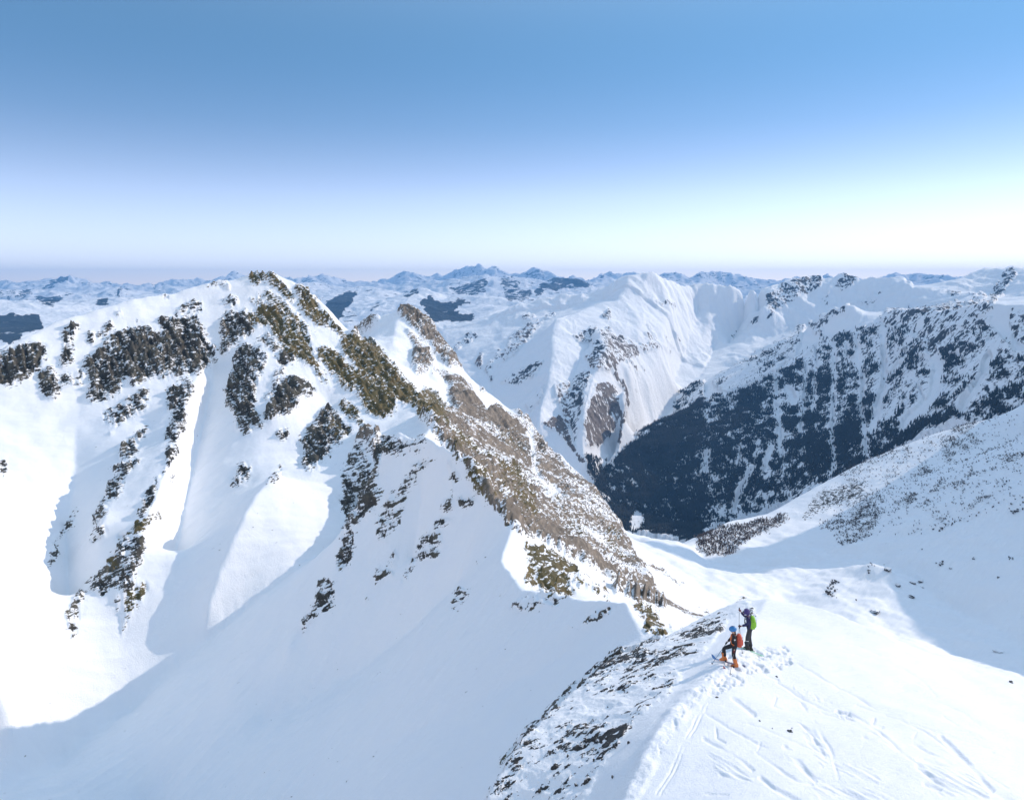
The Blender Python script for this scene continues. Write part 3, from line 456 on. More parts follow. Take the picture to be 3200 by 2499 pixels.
# ------------------------------------------------------------------ build the ground sheets
import time; _t = time.time()
def tick(s): print('TICK', s, round(time.time() - _t, 1))
D = math.radians
for m in (rock, moss, scree): np.clip(m, 0, 1, out=m)
N1 = sheet(near, D(-42), D(70), 11, 1200, columns([D(-42), D(-34.5), D(34.5), D(70)], [D(.25) / Q, D(.053) / Q, D(.3) / Q]), int(2000 * Q), D(.11), .005, 3)
tick('near membrane')
def finish_near(S):
    X, Y, Z, R = S.X, S.Y, S.Z, S.R
    px, py = project(X, Y, Z)
    px0, py0 = px, py
    wv = np.where(R > 55, 13, 5).astype(F32)
    px = px + wv * fbm(X / (R * .016), Y / (R * .016) + Z / (R * .02), 4, 91, .6); py = py + wv * fbm(X / (R * .016) + 40, Y / (R * .016) - Z / (R * .02), 4, 92, .6)
    p_rock = sample(rock, px, py); p_moss = sample(moss, px, py); p_scree = sample(scree, px, py)
    p_streak = np.where(R > 55, sample(streak, px, py), 0); p_scrub = sample(scrub, px, py); p_wood = sample(wood, px, py)
    far_ok = (R > 55) * F32(1); dome = sstep(62, 50, R) * F32(1)
    # things traced beyond the dome must not land on the dome and the other way round
    on_dome = R < 55
    px_dome = on_dome
    left = (py > -0.0) & on_dome
    p_moss = np.where(on_dome, 0, p_moss); p_scree = np.where(on_dome, 0, p_scree)
    p_moss = np.where(R > 640, 0, p_moss); p_scree = np.where(R > 640, 0, p_scree)
    p_scrub = np.where(R < 420, 0, p_scrub); p_wood = np.where(R < 500, 0, p_wood)
    domemask = new_mask()
    poly(domemask, cd, [(1030, 1720), (1080, 1640), (1140, 1560), (1230, 1470), (1290, 1420), (1400, 1365), (1480, 1325), (1560, 1290), (1640, 1272), (1760, 1290), (1960, 1390), (2200, 1440), (2200, 1720)], 1)
    indome = (sample(blur(domemask, 1), px, py) > .5) & on_dome
    p_rock = np.where(on_dome & ~indome, 0, p_rock); p_rock = np.where((R >= 55) & (sample(blur(domemask, 1), px, py) > .8), 0, p_rock)
    p_rock = np.where((R > 640) & (R < 660), 0, p_rock)
    px, py = px0, py0
    nx, ny, nz = normals(X, Y, Z)
    p_any = np.maximum(np.maximum(p_rock, p_moss), p_scree * .8)
    k = sstep(45, 75, R)                         # 0 on the dome, 1 on the mountain
    # ---- large shapes
    h = np.zeros_like(Z)
    ang = D(28); u = X * math.cos(ang) + Y * math.sin(ang); v = -X * math.sin(ang) + Y * math.cos(ang)
    # couloirs and ribs running down the faces
    h += k * sstep(80, 160, R) * fbm(X / 46, Y / 46, 4, 11) * 3.6 * sstep(1100, 500, R)
    h += sstep(430, 470, R) * sstep(720, 620, R) * fbm(X / 38, Y / 38, 3, 108) * 4.5
    h += k * fbm(X / 13, Y / 13, 3, 12) * .5
    # buttresses and runnels down the brown flank
    fx, fy = .62, .78
    fu = X * fx + Y * fy; fv = -X * fy + Y * fx
    fm = blur(np.clip(p_scree * 1.6, 0, 1), 6) * (R < 640)
    h += k * fm * (ridged(fv / 34 + .3 * fbm(fu / 60, fv / 60, 2, 14), fu / 130, 3, 15) * 6.5 + ridged(fv / 9, fu / 40, 3, 16) * 1.3)
    # footprints, ski tracks and the ragged lip of the dome
    wpx, wpy = px0 + 5 * fbm(X / 1.1, Y / 1.1, 3, 96), py0 + 3 * fbm(X / 1.1 + 9, Y / 1.1, 3, 97); pt = sample(tracks, wpx, wpy) * indome; pl = sample(lip, px, py) * indome; pc = sample(trod, px, py) * indome
    h -= (1 - k) * pt * sstep(-.45, .2, fbm(X / 1.6, Y / 1.6, 3, 24)) * .085
    h += (1 - k) * pl * (ridged(X / 2.1, Y / 2.1, 4, 25) * .11 + fbm(X / .5, Y / .5, 3, 26) * .05)
    h += (1 - k) * pc * (np.minimum(fbm(X / .55, Y / .55, 3, 27, .6), .05) * .34 + fbm(X / .17, Y / .17, 2, 28) * .03)
    h += sample(tails, px0, py0) * (R > 300) * (R < 600) * .9
    h += k * sstep(70, 120, R) * (R < 640) * fbm((X * .8 + Y * .6) / 14, (Y * .8 - X * .6) / 2.2, 3, 18) * .42
    h += (1 - k) * sample(ruts, px, py) * indome * fbm(u / .25, v / 1.6, 3, 29) * .11
    # wind-worked snow on the dome
    h += (1 - k) * (fbm(X / 7, Y / 7, 3, 21) * .28 + fbm(u / 2.6, v / .8, 4, 22, .6) * .055)
    Z = Z + h
    # ---- rock relief along the slope normal
    pr = np.clip(p_any * 1.5, 0, 1)
    big = ridged(X / 17 + .3 * Z / 17, Y / 17 - Z / 30, 4, 31) * 2.2 - .7 + ridged(X / 6, Y / 6 + Z / 8, 3, 33) * 1.3
    mosssmooth = 1 - .65 * sstep(.5, .9, p_moss) - .3 * sstep(.3, .6, p_scree) * (p_moss < .3)
    d = pr * k * big * mosssmooth * np.clip(R / 330, .3, 1.15)
    fine = fbm(X / 2.2 + Z / 3, Y / 2.2 - Z / 3, 3, 35)
    d += pr * k * fine * 1.5 * np.clip(R / 300, .25, 1)
    # bedded crags: ledges that dip to the left, split by upright cracks
    bed = (Z - .42 * X + .2 * Y) / 3.1 + 1.1 * fbm(X / 11, Y / 11 + Z / 9, 3, 101) + .25 * fbm(X / 2.5, Z / 2.5, 2, 102)
    ph = bed - np.floor(bed); crack = ridged((X + .45 * Y) / 5.2 + .3 * Z / 5, Z / 13, 3, 103)
    stepw = pr * k * (R < 640) * (1 - .6 * sstep(.3, .6, p_scree) * (np.maximum(p_rock, p_moss) < .4)) * np.clip(R / 330, .35, 1.1)
    d += stepw * (1.15 * (ph - .5) - .9 * sstep(.35, .85, crack)) * (1 - .5 * sstep(.5, .9, p_moss))
    d += (1 - k) * pr * (ridged(X / 1.6, Y / 1.6 + Z / 2, 4, 37) * .2 + .05)
    d = np.where(R > 640, d * .0, d)
    X = X + nx * d * .8; Y = Y + ny * d * .8; Z = Z + nz * d
    n2x, n2y, n2z = normals(X, Y, Z)
    steep = nz - n2z                              # how much steeper than the slope as a whole
    # ---- what is bare
    p_scree = np.maximum(p_scree, p_streak * (R < 640))
    ledge = fbm((X + .4 * Y) / 3.4, (Z - .45 * X + .2 * Y) / 1.15, 4, 49, .66)
    na = fbm(X / 5 + Z / 4, Y / 5 - Z / 7, 5, 41, .62); nb = fbm(X / 24, Y / 24 + Z / 20, 3, 43); nc = fbm((X + Y) / .9 + Z, (Y - X) / .5 - Z, 3, 45, .6)
    kk = k
    q_rock = p_rock * 1.1 - .74 + .95 * ledge + .75 * na + .3 * nb * p_rock + .8 * np.clip(steep, -.4, .5) + .55 * (ph - .45) + .12 * sstep(.3, .8, crack)
    nd = fbm(u / .9, v / .32, 4, 47, .62); ne = fbm(X / 3.2, Y / 3.2, 2, 48)
    q_dome = p_rock * 1.25 - .86 + 1.1 * nd + 1.0 * ne + .5 * fbm(X / 9, Y / 9, 2, 99) + .8 * np.clip(steep, -.3, .4)
    q_rock = q_rock * kk + q_dome * (1 - kk)
    q_rock = np.where(p_rock < .06, -1, q_rock)
    q_moss = np.where(p_moss < .06, -1, p_moss * 1.2 - .73 + .7 * ledge + .7 * na + .3 * nb + .6 * np.clip(steep, -.5, .5) + .25 * (ph - .4))
    # scree streaks run down the flank
    q_scree = np.where(p_scree < .06, -1, p_scree * 1.3 - .74 + .5 * fbm(fu / 20, fv / 2.6, 5, 51, .62) + .45 * na + 1.25 * fbm(fu / 75, fv / 13, 4, 52) + .9 * np.clip(steep, -.5, .5))
    q_any = np.maximum(q_rock, np.maximum(q_scree, q_moss)); a_rock = sstep(-.02, .10, np.maximum(q_rock, q_scree)); a_moss = sstep(-.02, .10, q_moss)
    bare = np.maximum(a_rock, a_moss)
    tone = np.clip(sstep(-.05, .12, q_scree) * (q_scree > q_rock - .1), 0, 1)     # pale scree against dark rock
    # stones stand out of the snow
    lift = (a_rock * (1 - k) * .07 + bare * k * .12)
    Z = Z + lift
    S.X, S.Y, S.Z = X, Y, Z
    tn = np.clip(.42 + .9 * fbm(X / 7 + Z / 6, Z / 4 - X / 9, 4, 104, .6) + .5 * (ph - .5) - .8 * sstep(.45, .85, crack), 0, 1)
    S.at = dict(tone=tn, rock=np.clip(q_any, -1, 1), moss=np.clip((q_moss - np.maximum(q_rock, q_scree)) * 1.0, -1, 1), scree=tone, scrubp=p_scrub, woodp=p_wood)
    return S
tracks, lip, trod, ruts = (new_mask() for _ in range(4))
for pts, w, v in [([(480, 1390), (560, 1480), (660, 1570)], 22, 1), ([(1405, 1325), (1500, 1420), (1610, 1540), (1710, 1660)], 26, 1), ([(860, 1190), (960, 1250), (1090, 1350), (1210, 1460)], 14, .8), ([(170, 1110), (240, 1160), (300, 1205)], 18, .8),
    ([(1260, 1510), (1380, 1600), (1550, 1700)], 22, .9), ([(1310, 1610), (1400, 1645)], 18, .8), ([(1240, 1370), (1360, 1440), (1500, 1530)], 14, .7), ([(1270, 1470), (1420, 1500), (1600, 1560)], 20, .8), ([(310, 1420), (480, 1540), (560, 1580), (640, 1590)], 16, .8), ([(340, 1570), (420, 1640), (560, 1700)], 22, .8),
    ([(0, 1340), (120, 1410), (290, 1520)], 16, .8), ([(650, 1575), (900, 1585), (1050, 1600), (1100, 1622)], 8, .8), ([(0, 1660), (140, 1672)], 8, .7), ([(700, 1180), (850, 1240), (1000, 1330)], 10, .5), ([(1420, 1200), (1500, 1250), (1580, 1290)], 8, .5), ([(1220, 1000), (1340, 1060)], 7, .5), ([(700, 770), (900, 790), (1040, 850)], 8, .4),
    ([(715, 1050), (712, 1108), (750, 1122)], 12, .8), ([(1008, 1220), (1002, 1258), (1060, 1272)], 12, .8), ([(78, 1280), (75, 1330), (120, 1360)], 10, .7), ([(430, 1090), (412, 1150), (560, 1220)], 10, .6), ([(1255, 1300), (1240, 1342)], 10, .7), ([(330, 1360), (315, 1410)], 8, .6), ([(575, 1130), (605, 1165)], 14, .6), ([(550, 1240), (640, 1320), (720, 1440)], 12, .7), ([(280, 960), (360, 960), (440, 985)], 8, .8), ([(1440, 1320), (1600, 1360), (1720, 1420)], 5, .5), ([(940, 1340), (1080, 1400)], 7, .6)]:
    stroke(tracks, c8, pts, w, v)
for dx in (0, 26): stroke(tracks, c8, [(-330 + dx, 1750), (-180 + dx, 1480), (-70 + dx, 1260), (30 + dx, 1090), (110 + dx, 980), (170 + dx, 930)], 8, .7)
stroke(lip, c7, [(960, 1720), (1060, 1560), (1130, 1400), (1240, 1240), (1340, 1090), (1440, 980), (1560, 850), (1640, 800)], 120, 1)
for q in ([(140, 850), (260, 800), (480, 800), (540, 880), (440, 940), (300, 950), (120, 980)], [(0, 960), (250, 940), (230, 1020), (60, 1100), (0, 1080)], [(500, 1010), (620, 1040), (700, 1120), (600, 1100)], [(760, 1160), (860, 1180), (900, 1240), (800, 1220)]):
    poly(trod, c8, q, 1)
stroke(trod, c7, [(1180, 1380), (1300, 1180), (1380, 1080), (1500, 950), (1620, 900)], 45, .6)
for q in ([(550, 1240), (650, 1290), (760, 1460), (700, 1500), (600, 1330)], [(760, 1460), (1000, 1510), (1060, 1600), (900, 1560), (780, 1520)], [(0, 1400), (200, 1500), (300, 1600), (100, 1560)], [(1260, 1500), (1600, 1560), (1700, 1700), (1400, 1680)], [(650, 1600), (1050, 1620), (1200, 1706), (700, 1706)]):
    poly(ruts, c8, q, .7)
tails = new_mask()
for pts, w in [([(1150, 370), (1190, 392), (1232, 414)], 14), ([(1105, 412), (1150, 430)], 14), ([(1262, 385), (1286, 405)], 12), ([(1160, 490), (1225, 492)], 10)]: stroke(tails, c8, pts, w, 1)
for pts, w, v in [([(560, 900), (700, 985), (860, 1060), (1100, 1200), (1300, 1290), (1500, 1440), (1800, 1640)], 7, .7), ([(430, 1000), (640, 1130), (900, 1250), (1200, 1460), (1420, 1580)], 9, .6), ([(0, 1180), (200, 1310), (420, 1420), (700, 1570), (980, 1700)], 8, .6), ([(250, 1250), (480, 1330), (760, 1440), (900, 1510)], 7, .4), ([(900, 1130), (1200, 1240), (1500, 1330), (1720, 1400)], 6, .4), ([(650, 1240), (760, 1420), (800, 1560)], 14, .5), ([(1100, 900), (1300, 1010), (1400, 1120), (1640, 1250)], 6, .4)]:
    stroke(tracks, c8, pts, w, v)
for m in (tracks, lip, trod, ruts, tails): m[:] = blur(m, 1)
finish_near(N1); tick('near finish')

M1 = sheet(mid, D(-12), D(45), 950, 3900, columns([D(-12), D(-8), D(35), D(45)], [D(.2) / Q, D(.06) / Q, D(.2) / Q]), int(900 * Q), D(.12), .004, 2)
def finish_mid(S):
    X, Y, Z, R = S.X, S.Y, S.Z, S.R
    px, py = project(X, Y, Z)
    px = px + 6 * fbm(X / 26, Y / 26 + Z / 26, 4, 91, .6); py = py + 10 * fbm(X / 26 + 40, Y / 26 - Z / 26, 4, 92, .6)
    pk, ps, pw = sample(midrock, px, py), sample(midscree, px, py), sample(midwood, px, py)
    nx, ny, nz = normals(X, Y, Z)
    # flutes: noise stretched down the slope
    fl = np.hypot(nx, ny) + 1e-4
    h = fbm(X / 260, Y / 260, 4, 61) * 22 + ridged((X + 60 * fbm(X / 150, Y / 150, 2, 105)) / 130, (Y + 60 * fbm(X / 150 + 7, Y / 150, 2, 106)) / 130, 4, 62) * 6.5 * sstep(.15, .5, fl)
    h += (np.maximum(pk, ps) > .1) * ridged(X / 60, Y / 60 + Z / 60, 4, 63) * 9
    ac, al = Y * .95 - X * .3, X * .95 + Y * .3
    h += (pw > .05) * ridged(ac / 105 + .4 * fbm(ac / 200, al / 200, 2, 67), al / 700, 4, 68) * 17
    h += ridged(X / 38, Y / 38, 3, 64) * 2.6 * sstep(-.3, .3, fbm(X / 160, Y / 160, 2, 107)) * sstep(.15, .5, fl) + (R > 2550) * sstep(.2, .5, fl) * ridged(X / 85, Y / 85, 4, 69) * 13
    X = X + nx * h * .5; Y = Y + ny * h * .5; Z = Z + nz * h
    n2x, n2y, n2z = normals(X, Y, Z)
    steep = nz - n2z
    na = fbm(X / 22 + Z / 40, Y / 22 - Z / 40, 5, 65, .65); nb = fbm(X / 110, Y / 110, 3, 66)
    qk = np.where(pk < .06, -1, pk * 1.1 - .68 + .9 * na + .3 * nb + 1.0 * np.clip(steep, -.4, .5))
    qs = np.where(ps < .06, -1, ps * 1.15 - .66 + .9 * na + .4 * nb + .8 * np.clip(steep, -.4, .5))
    rk = np.clip(np.maximum(qk, qs), -1, 1); sc = sstep(-.08, .08, qs - qk)
    qw = pw * 1.0 - .66 + .8 * na + .5 * nb
    S.wood = np.where(pw < .05, 0, np.clip(qw * 2.2 + .1, 0, 1)); S.pw = pw
    S.X, S.Y, S.Z = X, Y, Z
    S.at = dict(rock=rk, moss=np.full_like(rk, -1), scree=sc, woodland=np.where(pw > .05, np.clip(qw - .05, -1, 1), -1))
finish_mid(M1); tick('mid')

F1 = sheet(far, D(-44), D(45), 2300, 17500, columns([D(-44), D(-35), D(35), D(45)], [D(.25) / Q, D(.08) / Q, D(.25) / Q]), int(900 * Q), D(.16), .0045, 1)
def finish_far(S):
    X, Y, Z, R = S.X, S.Y, S.Z, S.R
    px, py = project(X, Y, Z)
    px = px + 9 * fbm(X / 110, Y / 110, 4, 91, .6); py = py + 5 * fbm(X / 110 + 40, Y / 110, 4, 92, .6)
    pw = sample(farwood, px, py)
    a = sstep(2300, 5000, R)
    sp_ = (ridged(X / 2600, Y / 2600, 6, 71, .52) - .6) * 620 * (.75 + .6 * fbm(X / 6000, Y / 6000, 2, 76)) * sstep(8500, 11500, R) + (ridged(X / 1300, Y / 1300, 6, 75, .52) - .45) * 150 * sstep(4800, 8000, R) * sstep(11500, 9000, R) + ridged(X / 420, Y / 420, 5, 72, .55) * 42 * a
    Z = Z + sp_ * sstep(2300, 3500, R)
    n2x, n2y, n2z = normals(X, Y, Z)
    na = fbm(X / 120, Y / 120, 5, 74, .62)
    rk = np.where(R > 5000, .86 - n2z + na * .5 - .42, -1)
    w = np.where(pw < .05, -1, pw * 1.5 - .74 + na * .7)
    S.Z = Z
    S.at = dict(rock=np.clip(rk, -1, 1), moss=np.full_like(rk, -1), scree=np.zeros_like(rk), woodland=w)
finish_far(F1); tick('far')

# ------------------------------------------------------------------ materials
class NT:
    def __init__(s, name):
        s.m = bpy.data.materials.new(name); s.m.use_nodes = True
        s.t = s.m.node_tree; s.n = s.t.nodes; s.l = s.t.links
        s.b = s.n['Principled BSDF']
    def add(s, typ, **kw):
        n = s.n.new(typ)
        for k, v in kw.items(): setattr(n, k, v)
        return n
    def set(s, n, **kw):
        for k, v in kw.items():
            i = n.inputs[k.replace('_', ' ')] if isinstance(k, str) else n.inputs[k]
            if hasattr(v, 'is_linked') or isinstance(v, bpy.types.NodeSocket): s.l.new(v, i)
            else: i.default_value = v
        return n
    def noise(s, scale, detail=4, rough=.55, vec=None):
        n = s.add('ShaderNodeTexNoise'); n.inputs['Scale'].default_value = scale; n.inputs['Detail'].default_value = detail; n.inputs['Roughness'].default_value = rough
        s.l.new(vec or s.co(), n.inputs['Vector']); return n.outputs['Fac']
    def co(s):
        if not hasattr(s, '_co'): s._co = s.add('ShaderNodeTexCoord').outputs['Object']
        return s._co
    def attr(s, name): return s.add('ShaderNodeAttribute', attribute_name=name).outputs['Fac']
    def math(s, op, a, b=None, clamp=False):
        n = s.add('ShaderNodeMath', operation=op, use_clamp=clamp)
        for i, v in enumerate((a, b)):
            if v is None: continue
            if isinstance(v, bpy.types.NodeSocket): s.l.new(v, n.inputs[i])
            else: n.inputs[i].default_value = v
        return n.outputs[0]
    def ramp(s, f, stops):
        n = s.add('ShaderNodeValToRGB'); e = n.color_ramp.elements
        while len(e) < len(stops): e.new(.5)
        for q, (p, c) in zip(e, stops): q.position = p; q.color = (*c, 1) if len(c) == 3 else c
        s.l.new(f, n.inputs[0]); return n.outputs[0]
    def mix(s, f, a, b):
        n = s.add('ShaderNodeMix', data_type='RGBA')
        for i, v in ((0, f), (6, a), (7, b)):
            if isinstance(v, bpy.types.NodeSocket): s.l.new(v, n.inputs[i])
            else: n.inputs[i].default_value = (*v, 1) if isinstance(v, tuple) else v
        return n.outputs[2]
    def bump(s, h, strength, dist):
        n = s.add('ShaderNodeBump'); n.inputs['Strength'].default_value = strength; n.inputs['Distance'].default_value = dist
        s.l.new(h, n.inputs['Height']); s.l.new(n.outputs[0], s.b.inputs['Normal'])
    def color(s, c, rough=.7):
        if isinstance(c, bpy.types.NodeSocket): s.l.new(c, s.b.inputs['Base Color'])
        else: s.b.inputs['Base Color'].default_value = (*c, 1)
        s.b.inputs['Roughness'].default_value = rough
SNOW = (.86, .87, .89)
def ground_mat(name, fs, stone, pale, green, woodc, bumpd, brk=3.4, grain=((.34, .12, .14), (0, .5, .1), (-.72, .32, 1.65)), run=0):
    """snow broken by rock, moss, scree and woodland where the surface carries them; fs = scale of the finest detail"""
    t = NT(name)
    n1 = t.noise(fs, 6, .65); n2 = t.noise(fs * .22, 5, .6); n3 = t.noise(fs * 4, 4, .7)
    def axes(*ax):
        c = t.add('ShaderNodeCombineXYZ')
        for i, v in enumerate(ax):
            dn = t.add('ShaderNodeVectorMath', operation='DOT_PRODUCT'); t.l.new(t.co(), dn.inputs[0]); dn.inputs[1].default_value = v; t.l.new(dn.outputs['Value'], c.inputs[i])
        return c.outputs[0]
    n4 = t.noise(fs * 1.15, 6, .68, axes(*grain))
    if run:                                            # streaks that run down the scree
        n5 = t.noise(fs * 1.0, 6, .66, axes((.10, .126, -.06), (-.74, .59, 0), (.05, .05, .35))); mm = t.add('ShaderNodeMix'); t.l.new(t.attr('scree'), mm.inputs[0]); t.l.new(n4, mm.inputs[2]); t.l.new(t.math('ADD', t.math('MULTIPLY', n5, .6), .2), mm.inputs[3]); n4 = mm.outputs[0]
    edge = t.math('ADD', t.math('MULTIPLY', t.math('SUBTRACT', n4, .5), brk), t.math('MULTIPLY', t.math('SUBTRACT', n1, .5), brk * .5))
    def sharp(a, lo=-.03, hi=.05):
        mr = t.add('ShaderNodeMapRange'); mr.inputs[1].default_value = lo; mr.inputs[2].default_value = hi
        t.l.new(t.math('ADD', t.attr(a), edge), mr.inputs[0]); return mr.outputs[0]
    dark = t.ramp(n2, [(.3, tuple(x * .55 for x in stone)), (.5, stone), (.7, tuple(x * 1.9 for x in stone))])
    light = t.ramp(n1, [(.36, tuple(x * .38 for x in pale)), (.55, pale), (.75, tuple(min(1, x * 1.3) for x in pale))])
    olive = t.ramp(n3, [(.3, tuple(x * .45 for x in green)), (.5, green), (.7, tuple(x * 1.9 for x in green))])
    olive = t.mix(t.ramp(n2, [(.35, (0, 0, 0)), (.65, (1, 1, 1))]), olive, (green[0] * 1.5, green[1] * 1.12, green[2] * 1.3))
    if run:
        dark = t.mix(t.attr('tone'), dark, t.ramp(n1, [(.35, tuple(x * 1.5 for x in stone)), (.65, (stone[0] * 4.2, stone[1] * 4.2, stone[2] * 3.7))]))
        light = t.mix(t.attr('tone'), tuple(x * .42 for x in pale), light); olive = t.mix(t.attr('tone'), tuple(x * .65 for x in green), olive)
    rockc = t.mix(t.attr('scree'), dark, light)
    bare = t.mix(sharp('moss', -.15, .15), rockc, olive)
    snow = t.mix(t.ramp(n2, [(.3, (0, 0, 0)), (.7, (1, 1, 1))]), SNOW, (.88, .885, .89))
    if woodc: 
        w = t.ramp(n3, [(.35, tuple(x * .5 for x in woodc)), (.65, tuple(x * 1.5 for x in woodc))])
        snow = t.mix(sharp('woodland', -.12, .12), snow, w)
    t.color(t.mix(sharp('rock'), snow, bare), .62)
    t.b.inputs['Specular IOR Level'].default_value = .25
    t.bump(t.math('ADD', n3, t.math('MULTIPLY', n1, 1.5)), .55, bumpd)
    return t.m
m_near = ground_mat('snow_and_rock', .85, (.034, .031, .025), (.34, .275, .21), (.12, .098, .03), None, .18, 4.4, run=1)
m_dome = ground_mat('wind_packed_snow', 5.0, (.04, .038, .036), (.3, .27, .23), (.1, .085, .03), None, .05, 2.4)
m_mid = ground_mat('mountain_snow_and_rock', .09, (.04, .04, .042), (.17, .135, .115), (.1, .09, .05), (.018, .02, .022), 2.5, 3.0, ((1.3, 0, 0), (0, 1.3, 0), (0, 0, .42)))
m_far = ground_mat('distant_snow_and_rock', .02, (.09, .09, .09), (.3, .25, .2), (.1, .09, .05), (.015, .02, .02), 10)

i_dome = int(np.searchsorted(N1.s, math.log(60)))
grid_mesh('snow_dome', N1.X, N1.Y, N1.Z, N1.at, m_dome, 0, i_dome + 1)
grid_mesh('rocky_mountain', N1.X, N1.Y, N1.Z, N1.at, m_near, i_dome, None)
grid_mesh('valley_mountains', M1.X, M1.Y, M1.Z, M1.at, m_mid)
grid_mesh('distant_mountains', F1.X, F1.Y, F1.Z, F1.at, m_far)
tick('meshes')
def ground_z(x, y):
    fi = (math.log(math.hypot(x, y)) - N1.s0) / (N1.s1 - N1.s0) * (len(N1.s) - 1)
    fj = np.interp(math.atan2(x, y), N1.th, np.arange(len(N1.th)))
    return float(bil(N1.Z, np.array([fi]), np.array([fj]))[0])

# ------------------------------------------------------------------ camera, sun, sky
HAZE = 9e-5
SUN_AZ, SUN_EL = 63, 29
cam = bpy.data.cameras.new('camera'); cam.sensor_width = 36; cam.lens = 36 * FOC / PW; cam.clip_start = .5; cam.clip_end = 60000
co = bpy.data.objects.new('camera', cam); C.objects.link(co); co.rotation_euler = (math.pi / 2 - PITCH, 0, 0)
bpy.context.scene.camera = co
sun = bpy.data.lights.new('sun', 'SUN'); sun.energy = 2.0; sun.angle = D(.53); sun.color = (1, .86, .74)
so = bpy.data.objects.new('sun', sun); C.objects.link(so); so.rotation_euler = (D(90 - SUN_EL), 0, D(180 - SUN_AZ) + math.pi)
so.rotation_euler = (D(90 - SUN_EL), 0, -D(SUN_AZ) + math.pi)
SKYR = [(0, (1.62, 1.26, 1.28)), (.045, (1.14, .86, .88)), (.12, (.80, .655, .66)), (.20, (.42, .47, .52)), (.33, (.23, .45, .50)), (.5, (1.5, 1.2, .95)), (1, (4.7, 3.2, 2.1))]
W = bpy.data.worlds.new('World'); bpy.context.scene.world = W; W.use_nodes = True
wn, wl = W.node_tree.nodes, W.node_tree.links
sky = wn.new('ShaderNodeTexSky'); sky.sky_type = 'NISHITA'; sky.sun_disc = False; sky.sun_elevation = D(SUN_EL); sky.sun_rotation = D(SUN_AZ); sky.altitude = 2400; sky.air_density = 1.0; sky.dust_density = .12; sky.ozone_density = 1.0
# the clear winter sky: deep blue just above the peaks, pale towards the horizon; unseen zenith boosted and warmed to fill the shade
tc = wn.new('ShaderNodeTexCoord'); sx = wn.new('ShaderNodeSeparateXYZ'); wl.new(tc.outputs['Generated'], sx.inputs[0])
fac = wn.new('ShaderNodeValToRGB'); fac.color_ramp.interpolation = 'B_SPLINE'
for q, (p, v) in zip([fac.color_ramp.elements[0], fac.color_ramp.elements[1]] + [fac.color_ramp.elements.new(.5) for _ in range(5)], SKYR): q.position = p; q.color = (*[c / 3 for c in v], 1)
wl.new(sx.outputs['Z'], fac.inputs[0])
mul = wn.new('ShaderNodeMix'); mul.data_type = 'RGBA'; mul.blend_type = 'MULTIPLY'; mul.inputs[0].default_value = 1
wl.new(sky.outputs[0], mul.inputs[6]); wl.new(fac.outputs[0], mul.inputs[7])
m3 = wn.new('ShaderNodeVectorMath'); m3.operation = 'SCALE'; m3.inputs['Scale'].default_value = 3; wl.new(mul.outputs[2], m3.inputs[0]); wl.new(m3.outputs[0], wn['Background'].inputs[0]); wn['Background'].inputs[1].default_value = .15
sc = bpy.context.scene
sc.view_settings.view_transform = 'Standard'; sc.view_settings.look = 'None'; sc.view_settings.exposure = .87
# ------------------------------------------------------------------ air between here and the far ranges
hm = bpy.data.materials.new('air'); hm.use_nodes = True; hn = hm.node_tree
hn.nodes.remove(hn.nodes['Principled BSDF']); pv = hn.nodes.new('ShaderNodeVolumePrincipled'); pv.inputs['Color'].default_value = (.20, .52, 1, 1); pv.inputs['Density'].default_value = HAZE
hn.links.new(pv.outputs[0], hn.nodes['Material Output'].inputs['Volume'])
hb = bmesh.new(); bmesh.ops.create_cube(hb, size=1)
for v_ in hb.verts: v_.co = (v_.co.x * 40000, 8500 + v_.co.y * 19000, (F1.Z.max() + 15) * (v_.co.z + .5) + (-900) * (.5 - v_.co.z))
hme = bpy.data.meshes.new('haze'); hb.to_mesh(hme); hb.free(); hme.materials.append(hm); ho = bpy.data.objects.new('haze', hme); C.objects.link(ho); ho['kind'] = 'stuff'
sc.cycles.use_denoising = True
sc.cycles.max_bounces = 6; sc.cycles.diffuse_bounces = 5
# ------------------------------------------------------------------ things
from mathutils import Vector, Matrix
def tag(o, label=None, cat=None, group=None, kind=None):
    for k, v in (('label', label), ('category', cat), ('group', group), ('kind', kind)):
        if v: o[k] = v
    return o
def empty(name, loc, label, cat, group=None, rz=0):
    o = bpy.data.objects.new(name, None); C.objects.link(o); o.location = loc; o.rotation_euler = (0, 0, rz); o.empty_display_size = .2
    return tag(o, label, cat, group)
def hit(x, y, ra, rb):
    """the point of the ground first met along a line of sight"""
    th, _, _ = pol(x, y, 1.0)
    for r in np.arange(ra, rb, max(.02, ra * .001)):
        X, Y, z = world(x, y, r)
        g = ground_z(X, Y)
        if g >= z: return Vector((X, Y, g))
    X, Y, z = world(x, y, rb); return Vector((X, Y, ground_z(X, Y)))
def cloth(name, c, rough=.75, var=.25, scale=30, metal=0):
    t = NT(name); n = t.noise(scale, 4, .6)
    t.color(t.ramp(n, [(.3, tuple(x * (1 - var) for x in c)), (.7, tuple(min(1, x * (1 + var)) for x in c))]), rough)
    t.b.inputs['Metallic'].default_value = metal
    t.bump(n, .25, .01); return t.m
def mesh_obj(name, me, mat, parent=None, smooth=True):
    if smooth: me.polygons.foreach_set('use_smooth', np.ones(len(me.polygons), bool))
    if mat: me.materials.append(mat)
    o = bpy.data.objects.new(name, me); C.objects.link(o)
    if parent: o.parent = parent
    return o
def from_bm(name, bm, mat, parent=None, smooth=True):
    bmesh.ops.recalc_face_normals(bm, faces=bm.faces)
    me = bpy.data.meshes.new(name); bm.to_mesh(me); bm.free()
    return mesh_obj(name, me, mat, parent, smooth)
